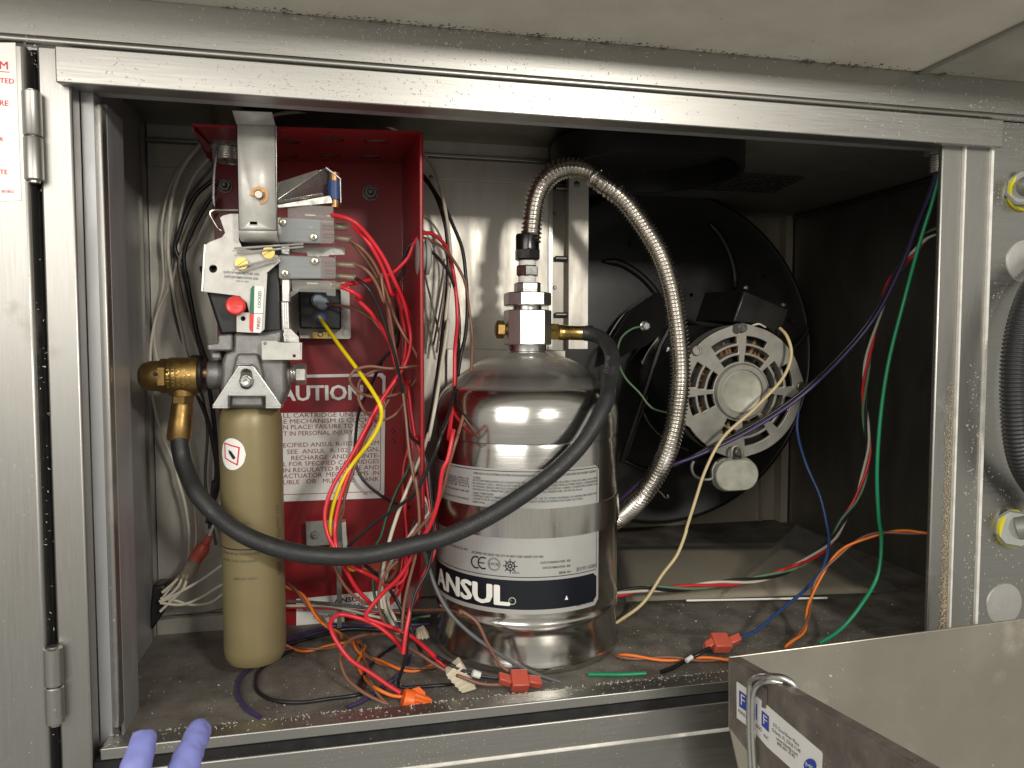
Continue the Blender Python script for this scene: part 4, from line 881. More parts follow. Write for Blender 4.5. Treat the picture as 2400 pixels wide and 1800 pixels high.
T(bk, 'SERIAL NO.', 'G', 683, 1026, 743, 5, .02); T(bk, '2019110285', 'G', 766, 1014, 862, 8.2, .012); T(bk, 'LABEL NO. 437948', 'G', 766, 1184, 850, 4.2, .02)
# CE letters, round seal and ship's wheel
def arcs(mb, cx, cz, r, w_, a0, a1, to3, n=16):
    for i in range(n):
        a, b_ = R_(a0+(a1-a0)*i/n), R_(a0+(a1-a0)*(i+1)/n)
        mb.add([to3(cx+math.cos(t)*q/RT, cz+math.sin(t)*q) for t, q in ((a,r),(b_,r),(b_,r-w_),(a,r-w_))], [(0,1,2,3)])
ca = tc_(*c('G',284,969)); arcs(am, ca[0], ca[1], .0072, .0017, 60, 300, t4); ca = tc_(*c('G',318,973)); arcs(am, ca[0], ca[1], .0072, .0017, 60, 300, t4)
am.add([t4(ca[0]+x/RT, ca[1]+y) for x, y in ((-.006,-.0007),(.0015,-.0007),(.0015,.0007),(-.006,.0007))], [(0,1,2,3)])
cs = tc_(*c('G',370,979)); ringtext(am, cs, .0074, .0004, t4); ringtext(am, cs, .0062, .0004, t4); text(am, 'LPCB', t4, cs[0]-.0052/RT, cs[1]-.0013, .0030, .0104/RT, .02)
cw = tc_(*c('G',448,988)); ringtext(am, cw, .0056, .0012, t4); ringtext(am, cw, .0022, .0010, t4)
for i in range(8):
    a = i*math.pi/4; d = (math.cos(a), math.sin(a)); n_ = (-d[1]*.0005, d[0]*.0005)
    am.add([t4(cw[0]+(d[0]*q+s_*n_[0])/RT, cw[1]+d[1]*q+s_*n_[1]) for q, s_ in ((.001,1),(.001,-1),(.0082,-1),(.0082,1))], [(0,1,2,3)])
am.build('approval_mark', M['ink'], tl, smooth=0, kind='stuff')
T(bk, '0575/19', 'G', 458, 1024, 492, 3.6, .03)
bk.build('lettering', M['ink'], tl, smooth=0); ln.build('border', M['ink'], tl, smooth=0)
# valve stack on the tank
vl = lambda y: Zz(1139,c('F',0,y)[1],YT); vx = P(1139,680,YT).x; ks = S(1139,680,YT); V = lambda y: Vector((vx,YT,vl(y)))
MB().lathe([(.0245,0),(.0245,.003),(.0235,.004),(.0235,.016),(.0240,.017)], V(1138), (0,0,1), 48).build('neck_ring', M['chrome'], tank)
def octa(y0, y1, half, cham, m, name):
    q = [(-half,-half+cham),(-half+cham,-half),(half-cham,-half),(half,-half+cham),(half,half-cham),(half-cham,half),(-half+cham,half),(-half,half-cham)]
    z0, z1 = vl(y0), vl(y1); e_ = .0012
    rg_ = lambda z, s_: [(vx+x*s_, YT+y*s_, z) for x, y in q]
    return MB().ring([rg_(z0,.95), rg_(z0+e_,1), rg_(z1-e_,1), rg_(z1,.95)]).build(name, M[m], tank)
o_ = octa(1086, 894, 45.5*ks, 20*ks, 'satin', 'valve_body')
MB().lathe([(.0175,0),(.0175,.010)], V(898), (0,0,1), 40).build('valve_collar', M['chrome'], tank)
octa(870, 798, 45.5*ks, 22*ks, 'satin', 'union_nut'); octa(800, 742, 25*ks, 10.5*ks, 'brass', 'reducer').data.materials[0] = M['satin']
def thread(y0, y1, r, nm): 
    z0, z1 = vl(y0), vl(y1); n = max(4, int((z1-z0)/.0011)); return MB().lathe([(r*(1 if i % 2 else .94), (z1-z0)*i/n) for i in range(n+1)], (vx,YT,z0), (0,0,1), 32).build(nm, M['tape'], tank)
thread(745, 703, 19.5*ks, 'taped_thread'); thread(652, 612, 19*ks, 'taped_thread')
hx = MB().nut(V(707), V(646), 24.5*ks, 6, R_(70)); hx = hx.build('hex_fitting', M['chrome'], tank)
tt = MB()
for y, h in ((672,5.2),(692,5.2)):
    p = Q('F',586,y,YT-.0128); text(tt, 'A9', lambda u, v: Vector((u, YT-.0128-(u-vx)*.36-.0005+0, v)), p.x, p.z, h*ks, 10.5*ks, .02)
tt.build('lettering', M['ink'], hx, smooth=0)
r_plug = .0110
# left brass plug, right taped nipple
p0, p1 = Q('F',500,1003,YT), Q('F',430,1000,YT)
MB().nut(Q('F',482,1002,YT), Q('F',430,1000,YT), r_plug, 6, .52, .3).build('brass_plug', M['brass_old'], tank); MB().cyl(p0+Vector((.01,0,0)), p1+Vector((.01,0,0)), .0066, 20).build('plug_thread', M['brass_old'], tank)
p0 = Q('F',676,1010,YT); n = 10; MB().lathe([(.0086*(1 if i % 2 else .93), .0022*i) for i in range(n)], p0+Vector((.002,0,0)), (1,0,0), 28).build('taped_nipple', M['tape'], tank)
# corrugated steel hose
fh = thing('corrugated_hose', 'arched corrugated stainless hose rising from the tank valve', 'hose', V(505))
MB().nut(V(618), V(553), 27.5*ks, 6, R_(85)).build('hex_nut', M['dark_nut'], fh)
MB().lathe([(24.5*ks,0),(24.5*ks,.017),(23*ks,.019)], V(560), (0,0,1), 36).build('sleeve', M['dark_nut'], fh)
fp = path([('F',[(624,520,YT),(626,500,YT),(630,450),(636,380),(658,260),(702,175),(770,120),(850,102,.87),(930,115),(1010,160),(1100,240,.86)]),
           ('H',[(80,205,.86),(185,285),(275,400),(345,520,.85),(385,640),(408,760),(424,900),(428,1030,.85),(416,1150),(392,1270,.86),(345,1390),(270,1505,.90),(190,1585,.94),(100,1640,.975)])])
sp_ = spline(fp, .0008); pitch = 4
MB().tube(sp_, lambda i: (.0100, .0106, .0121, .0130, .0121, .0106)[i % 6], 24).build('bellows', M['flex'], fh, smooth=80)
# ------------------------------------------------------------------ blower
YD = 1.22
blo = thing('blower', 'black centrifugal fan housing with grey vented motor in the right compartment', 'fan', P(1450,1110,YD))
ko = S(1440,773,YD); dc = P(1432,773,YD); Rd = 340*ko
MB().lathe([(Rd*.985,.03),(Rd,.012),(Rd*.995,.004),(Rd*.975,.0),(Rd*.965,.0022),(Rd*.80,.0),(Rd*.45,-.004),(.001,-.004)][::-1], dc+Vector((0,.0,0)), (0,1,0), 96).build('housing', M['fan_black'], blo, smooth=40)
MB().lathe([(Rd*.92,.03),(Rd*.92,.15)], dc, (0,1,0), 64).build('scroll', M['fan_black'], blo)
MB().lathe([(Rd*.47,-.006),(Rd*.465,-.003)], dc+Vector((.02,0,-.02)), (0,1,0), 64).build('inlet_ring', M['fan_black'], blo)
def rib(k_, pts, r=.0065):
    q = [Q(k_,x,y,YD-.004) for x, y in pts]; mb = MB(); sp = spline(q, .006); mb.tube(sp, lambda i: r*min(1, .35+.25*i, .35+.25*(len(sp)-1-i)), 10); return mb.build('rib', M['fan_black'], blo, smooth=80)
rib('H', [(108,545),(170,550),(230,580),(290,630),(335,690),(360,760)]); rib('H', [(545,388),(590,440),(630,520),(650,600),(650,665)], .0062); rib('H', [(950,800),(940,840),(915,875),(885,910)], .005)
rib('H', [(190,1360),(280,1395),(360,1420)], .004)
for x, y in ((228,472),(470,464),(780,605),(470,684),(885,790),(310,520),(255,735)):
    p = Q('H',x,y,YD-.004); MB().lathe([(.0045,0),(.0035,.002)], p, (0,-1,0), 12).build('rivet', M['fan_black'], blo)
# mounting arms
mb = MB()
mb.tube([Q('H',185,1370,1.14), Q('H',270,1120,1.12), Q('H',345,890,1.10), Q('H',400,790,1.10)], .0050, 8); mb.tube([Q('H',205,1340,1.15), Q('H',300,1080,1.13), Q('H',400,860,1.11)], .0035, 8); mb.build('mounting_arm', M['fan_black'], blo)
mb = MB().prism([Q('H',150,860,1.16), Q('H',235,735,1.16), Q('H',330,672,1.16), Q('H',365,700,1.12), Q('H',375,830,1.10), Q('H',300,880,1.12), Q('H',120,960,1.17)], (0,.004,0)); mb.build('mounting_bracket', M['fan_black'], blo, bev=.002)
p = Q('H',281,811,1.135); MB().lathe([(.0085,0),(.0085,.002),(.006,.003),(.006,.007)], p, (0,-1,0), 16).nut(p+Vector((0,-.003,0)), p+Vector((0,-.008,0)), .006).build('ground_screw', M['chrome'], blo)
mb = MB(); q = [Q('H',x,y,1.19) for x, y in ((130,860),(190,770),(260,715),(330,675))]; mb.tube(spline(q), .0015, 6); q = [Q('H',x,y,1.15) for x, y in ((270,1150),(300,1210),(360,1270),(460,1320))]; mb.tube(spline(q), .0015, 6); mb.build('trim_wire', M['bolt_dark'], blo)
q = [Q('H',x,y,1.2) for x, y in ((330,1480),(350,1495),(365,1512),(378,1512),(374,1500))]; MB().tube(spline(q,.003), .0016, 8).build('wire_clip', M['chrome'], blo)
# motor
YM = .985
mc = P(1597,845,YM); rear = P(1478,818,1.19); mc = Vector((mc.x, YM, mc.z)); km = S(1597,845,YM); Rm = 131*km
ax = (rear-mc).normalized(); up_ = (Vector((0,0,1))-ax*ax.z).normalized(); rx = up_.cross(ax).normalized()
if rx.x < 0: rx = -rx
tilt = .0
MB().lathe([(Rm*.93,.012),(Rm*.95,.02),(Rm*.95,.17),(Rm*.90,.19)], mc, ax, 64).build('motor_shell', M['fan_black'], blo)
# end bell: plate with annular slots
def sector(r0, r1, a0, a1):
    n = max(3, int((a1-a0)/5)); return [(r1*math.cos(R_(a0+(a1-a0)*i/n)), r1*math.sin(R_(a0+(a1-a0)*i/n))) for i in range(n+1)]+[(r0*math.cos(R_(a1-(a1-a0)*i/n)), r0*math.sin(R_(a1-(a1-a0)*i/n))) for i in range(n+1)]
hl = []
for a0, a1, rings in ((50,86,(0,1,2)),(96,128,(0,1,2)),(146,176,(0,1,2)),(184,207,(0,1,2)),(243,265,(0,1)),(275,308,(0,1,2)),(316,355,(0,1,2)),(5,42,(0,1,2))):
    for k_ in rings:
        r0, r1 = ((.45,.545),(.585,.685),(.725,.83))[k_]; sh = (0,2,5)[k_]
        if k_ == 2 and a0 == 50: a0b, a1b = 62, 86
        elif k_ == 2 and a0 == 5: a0b, a1b = 5, 30
        else: a0b, a1b = a0+sh*.3, a1-sh*.3
        hl.append(sector(r0*Rm, r1*Rm, a0b, a1b))
outl = []
for i in range(96):
    a = 360*i/96; r = Rm*.985
    for la in (92, 5, 268): 
        d = abs((a-la+180) % 360-180); r += Rm*.035*max(0, 1-d/14)
    if 213 < a < 240: r = min(r, Rm*.95)
    outl.append((r*math.cos(R_(a)), r*math.sin(R_(a))))
vs, fs = curve_mesh([outl]+hl, .006, .0009)
pm = lambda x, y, z: mc+rx*x+up_*y-ax*z
MB().add([pm(v.x, v.y, v.z+.003) for v in vs], fs).build('end_bell', M['bell'], blo)
MB().lathe([(Rm*.985,0),(Rm*.985,.022)], mc, ax, 64, caps=False).build('bell_rim', M['bell'], blo)
for r_, t_ in ((.565,.018),(.705,.018)): MB().lathe([(Rm*(r_-t_),.012),(Rm*(r_-t_),.0),(Rm*(r_+t_),.0),(Rm*(r_+t_),.012)], mc, ax, 64, caps=False).build('vent_ring', M['bell'], blo)
MB().lathe([(Rm*.30,.018),(Rm*.62,.024),(Rm*.86,.018),(Rm*.90,.03)][::-1], mc, ax, 64).build('windings', M['copper_dirt'], blo)
coil = MB()
for i in range(46):
    a = 2*math.pi*i/46+random.uniform(-.05,.05); r0 = Rm*random.uniform(.45,.6); r1 = Rm*random.uniform(.7,.85); d = lambda r, h: mc+rx*r*math.cos(a)+up_*r*math.sin(a)+ax*h
    coil.tube(spline([d(r0,.016), d((r0+r1)/2,.010), d(r1,.017)], .006), random.uniform(.0018,.0034), 6)
coil.build('winding_coil', M['copper_dirt'], blo)
MB().lathe([(Rm*.43,0),(Rm*.43,.006),(Rm*.40,.010),(Rm*.33,.010),(Rm*.325,.004)], mc, -ax, 64, caps=False).build('bearing_hub', M['bell'], blo)
MB().lathe([(Rm*.322,.003),(Rm*.322,.007),(Rm*.30,.0085),(Rm*.285,.0075),(.001,.0072)], mc, -ax, 64).build('bearing_cap', M['bell_cap'], blo)
for a in (92, 4, 268, 140):
    p = pm(Rm*.955*math.cos(R_(a)), Rm*.955*math.sin(R_(a)), .006); MB().lathe([(.0072,0),(.0072,.004),(.006,.005),(.004,.005),(.004,.003)], p, -ax, 20).build('through_bolt', M['bolt_dark'] if a != 140 else M['bell'], blo)
# wiring box on the motor
Yw = .99
wb = MB(); wb.prism([Q('J',480,440,Yw+.05), Q('J',540,228,Yw+.05), Q('J',672,225,Yw-.0), Q('J',965,345,Yw-.0), Q('J',910,520,Yw-.0), Q('J',800,440,Yw-.0), Q('J',600,430,Yw)], (0,.09,0))
wb = MB(); f0 = [Q('J',675,222,Yw), Q('J',968,345,Yw), Q('J',905,530,Yw), Q('J',800,448,Yw), Q('J',605,428,Yw)]; wb.prism(f0, (-.012,.10,.004)); wbo = wb.build('wiring_box', M['fan_black'], blo, bev=.0025)
for x, y in ((682,208),(925,320)): p = Q('J',x,y,Yw+.02); MB().lathe([(.0055,0),(.0055,.002),(.004,.004)], p, (.2,-.4,.9), 12).build('screw', M['chrome'], wbo)
MB().cyl(Q('J',628,470,YM-.008), Q('J',628,470,YM-.012), .0072, 20).build('black_plug', M['black_metal'], blo)
# name plates
MB().prism([Q('J',105,885,1.10), Q('J',125,880,1.10), Q('J',200,600,1.08), Q('J',180,590,1.08)], (0,.001,0)).build('rating_plate', M['label'], blo)
MB().prism([Q('J',8,690,1.16), Q('J',28,725,1.16), Q('J',110,560,1.16), Q('J',120,520,1.16), Q('J',60,600,1.16)], (0,.001,0)).build('rating_plate', M['strip'], blo)
# capacitor with its clip
Yc2 = .975; oc = Q('J',635,1422,Yc2); kc = S(1597,1030,Yc2); hw, hh = 46*kc, 31*kc
def stad(hw, hh, y, s_=1): 
    o_ = []
    for i in range(40):
        a = 2*math.pi*i/40; cx_ = (hw-hh)*(1 if math.cos(a) > 0 else -1); o_.append(oc+Vector((cx_*s_+hh*s_*math.cos(a), y, hh*s_*math.sin(a))))
    return o_
cpm = MB().ring([stad(hw,hh,0,.93), stad(hw,hh,.0015,.985), stad(hw,hh,.004,1), stad(hw,hh,.012,1)]); cpo = cpm.build('capacitor', M['bell_cap'], blo)
MB().ring([stad(hw*.98,hh*.98,.012), [p+Vector((-.010,.07,.003)) for p in stad(hw*.98,hh*.98,.012)]]).build('capacitor_body', M['black_metal'], cpo)
MB().ring([stad(hw*1.05,hh*1.08,.010), stad(hw*1.07,hh*1.1,.011), stad(hw*1.07,hh*1.1,.017), stad(hw*1.05,hh*1.08,.018)]).build('capacitor_clip', M['bell'], cpo)
bt = MB(); q = [Q('J',592,1300,Yc2-.002)]+[Q('J',628+34*math.cos(a), 1265-36*math.sin(a), Yc2-.004) for a in [math.pi*(1-i/10) for i in range(11)]]+[Q('J',664,1300,Yc2-.002)]
bt.tube(q, .0022, 8); bt.build('clip_loop', M['bell'], cpo)
MB().lathe([(.0058,0),(.0058,.005),(.0045,.006)], Q('J',630,1270,Yc2+.002), (0,-1,0), 20).build('clip_bolt', M['bolt_dark'], cpo)
bt = MB(); q = [Q('J',495,1335,Yc2+.006), Q('J',470,1380,Yc2+.006), Q('J',468,1440,Yc2+.006), Q('J',420,1448,Yc2+.01), Q('J',350,1420,Yc2+.03), Q('J',335,1360,Yc2+.04), Q('J',350,1330,Yc2+.04)]; bt.tube(spline(q,.004), .0022, 8); bt.build('clip_arm', M['bell'], cpo)

# ------------------------------------------------------------------ paper folder on the floor
pap = thing('paper_booklet', 'yellowed booklet in a clear sleeve lying on the floor behind the tank', 'booklet', PZ(1550,1250,FLOOR))
f = lambda x, y, h=0: PZ(*c('I',x,y), FLOOR+h)
pg = MB(); N = 14
g0, g1, g2, g3_ = f(250,440,.004), f(1480,395,.005), f(1050,165,.006), f(180,170,.006)
def pgpt(u, v, h): p = (g0*(1-u)+g1*u)*(1-v)+(g3_*(1-u)+g2*u)*v; return p+Vector((0,0,h+.0025*math.sin(u*5+1)*math.sin(v*3.1)))
for lay in range(3):
    h = .0012*lay; o_ = lay*.006
    vs = [pgpt(i/N*(1-o_*2)+o_, j/8*(1-o_*3), h) for i in range(N+1) for j in range(9)]
    pm_ = MB().add(vs, [(i*9+j, i*9+j+1, (i+1)*9+j+1, (i+1)*9+j) for i in range(N) for j in range(8)]); po = pm_.build('page', M['paper'], pap)
    s_ = po.modifiers.new('solid', 'SOLIDIFY'); s_.thickness = .0008
fm = MB(); q = [f(200,450,.009), f(700,436,.009), f(1240,425,.009), f(1600,385,.004), f(1310,190,.03), f(1090,60,.06), f(1050,150,.016), f(180,160,.012)]
fm.add(q, [(0,1,6,7),(1,2,5,6),(2,3,4,5)]); fm.build('clear_sleeve', M['film'], pap, smooth=80)
em = MB().tube(spline([f(545,437,.010), f(900,430,.010), f(1240,424,.010)]), .0014, 6); em.build('sleeve_edge', M['label'], pap)

# ------------------------------------------------------------------ opened door pan in the foreground
tray = thing('door_pan', 'opened stainless door pan with a blue lettered sticker in the lower right foreground', 'door panel', P(1800,1650,.55))
A = P(1575,1420,.62); Ab = P(1575,1572,.62); B = P(2010,1671,.345); Bb = P(1830,1906,.345)
C1 = P(2330,1322,.60); C1b = P(2330,1950,.60); Abb = P(1660,1950,.62)
nF = (B-A).cross(Ab-A).normalized(); nF = nF if nF.dot(A) < 0 else -nF
Bb = ray(1830,1906)*(A.dot(nF)/ray(1830,1906).dot(nF))
fc = MB(); fc.prism([A+Vector((.001,.001,0)), C1, C1b, Abb, Ab+Vector((.001,.001,0))], (0,.003,0)); fc.build('pan_face', M['tray'], tray, bev=.001)
fl = MB(); fl.prism([A, B, Bb, Ab], -nF*.002); fl.build('pan_flange', M['tray_edge'], tray, bev=.0006)
lp = MB(); lp.prism([A-nF*.0005, B-nF*.0005, B-nF*.011, A-nF*.011], (Ab-A).normalized()*.0012); lp.build('flange_lip', M['tray_edge'], tray, bev=.0004)
# sticker lies on the flange: u along, v down
def onF(px, py, lift=.0006): d = ray(px, py); t = A.dot(nF)/d.dot(nF); return d*t+nF*lift
st_ = MB(); q = [onF(*c('K',x,y)) for x, y in ((150,606),(265,690),(375,785),(755,1108),(764,1130),(760,1250),(700,1330),(560,1250),(370,1080),(265,958),(148,868),(146,612))]
st_.prism(q, -nF*.0004); sk = st_.build('sticker', M['label'], tray)
def quadF(mb, pts, lift): mb.add([onF(*c('K',x,y),lift) for x, y in pts], [tuple(range(len(pts)))])
for q in ([(168,668),(222,708),(222,822),(168,784)], [(240,725),(296,770),(296,885),(240,842)], [(330,812),(382,858),(382,972),(330,920)]): bl_ = MB(); quadF(bl_, q, .0010); bl_.build('logo_block', M['ink_blue'], sk, smooth=0)
n_ = 24; bl_ = MB(); quadF(bl_, [(680+46*math.cos(2*math.pi*i/n_), 1212+52*math.sin(2*math.pi*i/n_)) for i in range(n_)], .0010); bl_.build('round_mark', M['ink_blue'], sk, smooth=0)
kt = MB()
def ftext(mb, s_, p0, p1, ph, lift, bold=.02):
    o_ = onF(*c('K',*p0), lift); ux = onF(*c('K',*p1), lift)-o_; vx_ = onF(*c('K',*ph), lift)-o_
    text(mb, s_, lambda u, v: o_+ux*u+vx_*v, 0, 0, 1, 1, 0); 
for s_, a_, b2, h_ in (('F',(183,770),(212,792),(183,690)), ('E',(254,832),(286,858),(254,752)), ('F',(345,905),(374,930),(345,838)), ('M',(652,1215),(684,1240),(652,1180)), ('E',(688,1243),(706,1257),(688,1208))):
    wl = MB(); ftext(wl, s_, a_, b2, h_, .0013); wl.build('logo_letter', M['label'], sk, smooth=0)
ftext(kt, 'MANUFACTURING', (163,825), (330,968), (163,800), .0010, .03); ftext(kt, 'INC.', (345,1003), (384,1035), (345,980), .0010, .03)
for s_, y, x0, x1 in (('575 Good River Place',925,412,600),('Orlando, FL 32765-7149',960,404,610),('www.fabmfg.com',1022,436,590),('800.601.3145',1058,442,570)):
    sl = .80; ftext(kt, s_, (x0,y), (x1,y+(x1-x0)*sl), (x0,y-24), .0010, .005)
kt.build('lettering', M['ink'], sk, smooth=0)
# wire clip hooked over the flange
u_ = (B-A).normalized()
w0, w1, w2, w3 = onF(*c('K',272,640),.004), onF(*c('K',268,900),.004), onF(*c('K',282,1240),.004), onF(*c('K',300,1500),.004)
v0, v1, v2, v3 = onF(*c('K',312,700),.007), onF(*c('K',315,900),.007), onF(*c('K',330,1240),.007), onF(*c('K',345,1500),.007)
tp = [w3, w2, w1, w0, onF(*c('K',292,592),.006), onF(*c('K',345,566),.006), onF(*c('K',400,568),.002), onF(*c('K',440,592),-.006), onF(*c('K',456,650),-.012), onF(*c('K',450,760),-.016)]
cm = MB().tube(spline(tp, .002), .0030, 14); cm.build('wire_clip', M['chrome'], tray)
cm = MB().tube(spline([v3, v2, v1, onF(*c('K',322,690),.007), onF(*c('K',345,626),.006), onF(*c('K',395,600),.003), onF(*c('K',425,620),-.006)], .002), .0024, 14); cm.build('wire_clip', M['chrome'], tray)
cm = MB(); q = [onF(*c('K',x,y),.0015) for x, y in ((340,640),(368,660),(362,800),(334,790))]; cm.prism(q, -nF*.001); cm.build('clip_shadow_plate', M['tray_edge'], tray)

# ------------------------------------------------------------------ gloved hand holding the sill from below
hand_v, hand_e, hand_r = [], [], []
def hv(p, r, prev=None):
    hand_v.append(p); hand_r.append(r)
    if prev is not None: hand_e.append((prev, len(hand_v)-1))
    return len(hand_v)-1
Yh = .53
pel = hv(P(250,2010,.50), .026)
wr = hv(P(200,2230,.47), .027, pel)
def finger(pts, r0):
    p_ = pel
    for (x, y, d), r in zip(pts, r0): p_ = hv(P(x, y, d), r, p_)
finger([(262,1860,.512),(275,1740,.525),(296,1650,.54),(311,1600,.556),(313,1585,.562)], [.014,.0118,.0112,.0098,.0080])
finger([(330,1850,.515),(372,1730,.535),(404,1640,.56),(430,1578,.585),(434,1566,.592)], [.014,.0118,.0112,.0095,.0080])
finger([(380,1900,.51),(450,1800,.52),(500,1750,.54),(520,1745,.56)], [.013,.0112,.0104,.009])
finger([(420,1970,.50),(480,1900,.51),(525,1860,.53)], [.012,.010,.009])
finger([(150,1960,.50),(100,1880,.50),(95,1790,.51)], [.015,.0125,.011])
me = bpy.data.meshes.new('gloved_hand'); o0 = Vector(hand_v[0]); me.from_pydata([v-o0 for v in hand_v], hand_e, [])
ho = bpy.data.objects.new('gloved_hand', me); col.objects.link(ho); ho.location = o0; me.materials.append(M['glove'])
sk_ = ho.modifiers.new('skin', 'SKIN'); 
for sv, r in zip(me.skin_vertices[0].data, hand_r): sv.radius = (r, r)
me.skin_vertices[0].data[0].use_root = True; sk_.use_smooth_shade = True
ss = ho.modifiers.new('sub', 'SUBSURF'); ss.levels = 2; ss.render_levels = 3
tx = bpy.data.textures.new('wrinkle', 'CLOUDS'); tx.noise_scale = .009; dp = ho.modifiers.new('wrinkle', 'DISPLACE'); dp.texture = tx; dp.strength = .0026; dp.mid_level = .5
tag(ho, 'fingertips of a hand in a purple nitrile glove reaching up at the lower left', 'hand')
# ------------------------------------------------------------------ wires
def wire(m, label, segs, r=.0019, name='wire', group='loose wires in the cabinet', seg=8):
    r *= 1.1; mb = MB(); mb.tube(spline(path(segs, r), .005), r, seg); o = mb.build(name, M[m], smooth=80); tag(o, label, 'wire', group); return o
def twisted(label, segs, strands, r=.0017, pitch=.045, sep=None, ph=0, name='twisted_wires'):
    base = spline(path(segs, r*2), .004); t = thing(name, label, 'wire', base[0], 'twisted wire bundles'); sep = sep or r*1.02; n = len(base); L = 0; u = None
    tan = [(base[min(i+1,n-1)]-base[max(i-1,0)]).normalized() for i in range(n)]; pts = [[] for _ in strands]; u = tan[0].orthogonal().normalized()
    for i in range(n):
        if i: u = tan[i-1].rotation_difference(tan[i]) @ u; L += (base[i]-base[i-1]).length
        u = (u-tan[i]*u.dot(tan[i])).normalized(); v = tan[i].cross(u)
        for k_ in range(len(strands)): a = 2*math.pi*(L/pitch+k_/len(strands))+ph; pts[k_].append(base[i]+(u*math.cos(a)+v*math.sin(a))*sep)
    for k_, m in enumerate(strands): MB().tube(pts[k_], r, 8).build('strand', M[m], t, smooth=80)
    return t
# from the micro switches
wire('w_red', 'upper red wire arcing from the top micro switch over the brown wires', [('D',[(1110,940,.808),(1150,945,.80),(1280,985,.79),(1400,1100),(1520,1270),(1610,1460,.81)]),('C',[(1940,300),(1985,470,.84),(2000,600),(1975,730),(1900,860,.84)]),('A',[(740,240,.83),(650,410),(570,560,.82),(460,740),(412,900,.81),(430,1030),(470,1110,.80)]),('B',[(450,720,.80),(495,790),(560,900),(640,985,.83)])], .0021)
wire('w_red', 'second red wire emerging beneath the clear sleeve beside the upper red wire', [('D',[(1285,1030,.812),(1400,1150,.80),(1520,1360),(1585,1560,.82)]),('C',[(1890,260),(1940,430,.85),(1965,620),(1940,780),(1880,880,.85)]),('A',[(760,230),(700,330,.84),(610,510,.83),(560,650,.82),(500,830),(472,990,.81),(480,1100,.80)]),('B',[(470,740,.80),(560,790),(640,830),(700,860,.82)])], .0021)
wire('w_red', 'red wire leaving the lower micro switch downward into the brown loops', [('M',[(820,1045,.808),(900,1075,.80),(1020,1150)]),('C',[(1620,300),(1720,405,.82),(1805,530),(1860,640,.85),(1890,760),(1930,860,.86)]),('A',[(905,140,.85),(930,300),(960,480,.83)]),('B',[(890,60),(925,190),(955,380,.81),(985,540,.80),(990,690,.79),(930,830,.785),(865,990,.775),(835,1130,.765),(818,1262,.76)])], .0021)
wire('w_red', 'red wire running right from the lower switch into the grey grommet', [('M',[(830,1040,.81),(950,1010,.82),(1080,985),(1200,962,.84)]),('E',[(60,1130,.84),(110,1085),(160,1030),(195,940,.835),(235,890,.83),(270,873,.835),(330,890,.85),(400,960,.87),(440,1080,.89),(465,1250),(475,1450,.88)]),('F',[(205,1100),(200,1350,.85),(170,1610,.80)]),('G',[(170,330,.775),(140,480,.765)]),('B',[(1040,230,.765),(1010,420,.77),(970,540,.775),(900,660),(800,830,.79),(700,930,.80),(625,1020),(608,1055,.80),(700,1095),(840,1150,.80),(930,1220,.78),(995,1280,.765)])], .0021)
wire('w_brown', 'outer brown wire from the upper switch falling straight to the floor', [('D',[(1265,1140,.808),(1340,1190,.80),(1430,1290),(1510,1450),(1575,1640,.82)]),('C',[(1830,300),(1860,480,.83),(1890,680),(1930,880,.84),(1960,1100),(1990,1400,.82),(2040,1659)]),('B',[(885,280,.80),(905,450),(905,600,.79),(885,720,.78),(845,880),(820,1010,.78),(812,1140,.775)])], .0016)
wire('w_brown', 'inner brown wire from the upper switch dropping behind the yellow wire', [('D',[(1275,1160,.81),(1340,1230),(1440,1370),(1500,1480,.83)]),('C',[(1800,190),(1830,350,.85),(1860,560),(1900,720),(1960,900,.86),(1960,1010),(1900,1110,.85),(1800,1160),(1690,1115,.84),(1630,1010),(1640,880,.84),(1740,812),(1900,795),(2040,790,.84),(2055,830),(2020,900),(1975,940,.86)])], .0016)
wire('w_brown', 'brown wire from the lower switch tied into the looped knot', [('D',[(1305,1325,.808),(1390,1370,.80),(1470,1480),(1525,1620)]),('C',[(1790,130,.81),(1835,260),(1880,420,.84),(1950,560),(2020,660),(2060,770,.84),(2010,780),(1850,795),(1700,780,.83),(1600,810),(1565,870,.83),(1610,945),(1720,995),(1850,990),(1935,965,.85)])], .0016)
wire('w_black', 'thin black wire curving down from the lower switch terminal', [('C',[(1610,158,.808),(1690,220,.80),(1770,360),(1830,530),(1880,690,.82),(1920,860),(1960,1080,.84),(2000,1280)]),('B',[(910,100,.81),(950,230),(975,420,.79),(985,570,.785),(960,780,.78),(885,930),(850,1100,.77),(830,1290),(795,1440,'f'),(900,1445,'f'),(1000,1438,'f'),(1180,1428,.775)])], .0017)
wire('w_brown', 'brown wire plugged into the blue grey boot of the relay', [('M',[(640,1205,.915),(800,1225,.90),(950,1260),(1100,1340)]),('C',[(1740,460,.88),(1830,580),(1900,700,.87),(1900,850),(1850,1000),(1780,1120),(1700,1260,.85),(1640,1400),(1570,1580)]),('B',[(480,440,.83),(440,560,.81),(420,680),(440,780,.81),(490,880),(570,960),(660,1000,.83)])], .0016)
wire('w_yellow', 'yellow wire leaning from the black relay down across the white sign', [('C',[(1352,432,.915),(1400,500,.90),(1500,640),(1620,800,.84),(1740,975,.81),(1788,1070,.80),(1790,1150),(1750,1250),(1690,1340,.81)]),('A',[(590,590,.82),(530,680),(475,810),(448,940,.82),(450,1060,.81)]),('B',[(435,690,.81),(480,760),(520,790),(545,795,.82)])], .0021)
wire('w_black', 'black wire passing behind the yellow wire in front of the sign', [('A',[(750,0,.93),(680,150,.95),(620,280,.955),(598,420,.96),(595,600,.96),(640,700,.955),(740,790,.95),(850,850,.93),(915,866,.92)])], .0018)
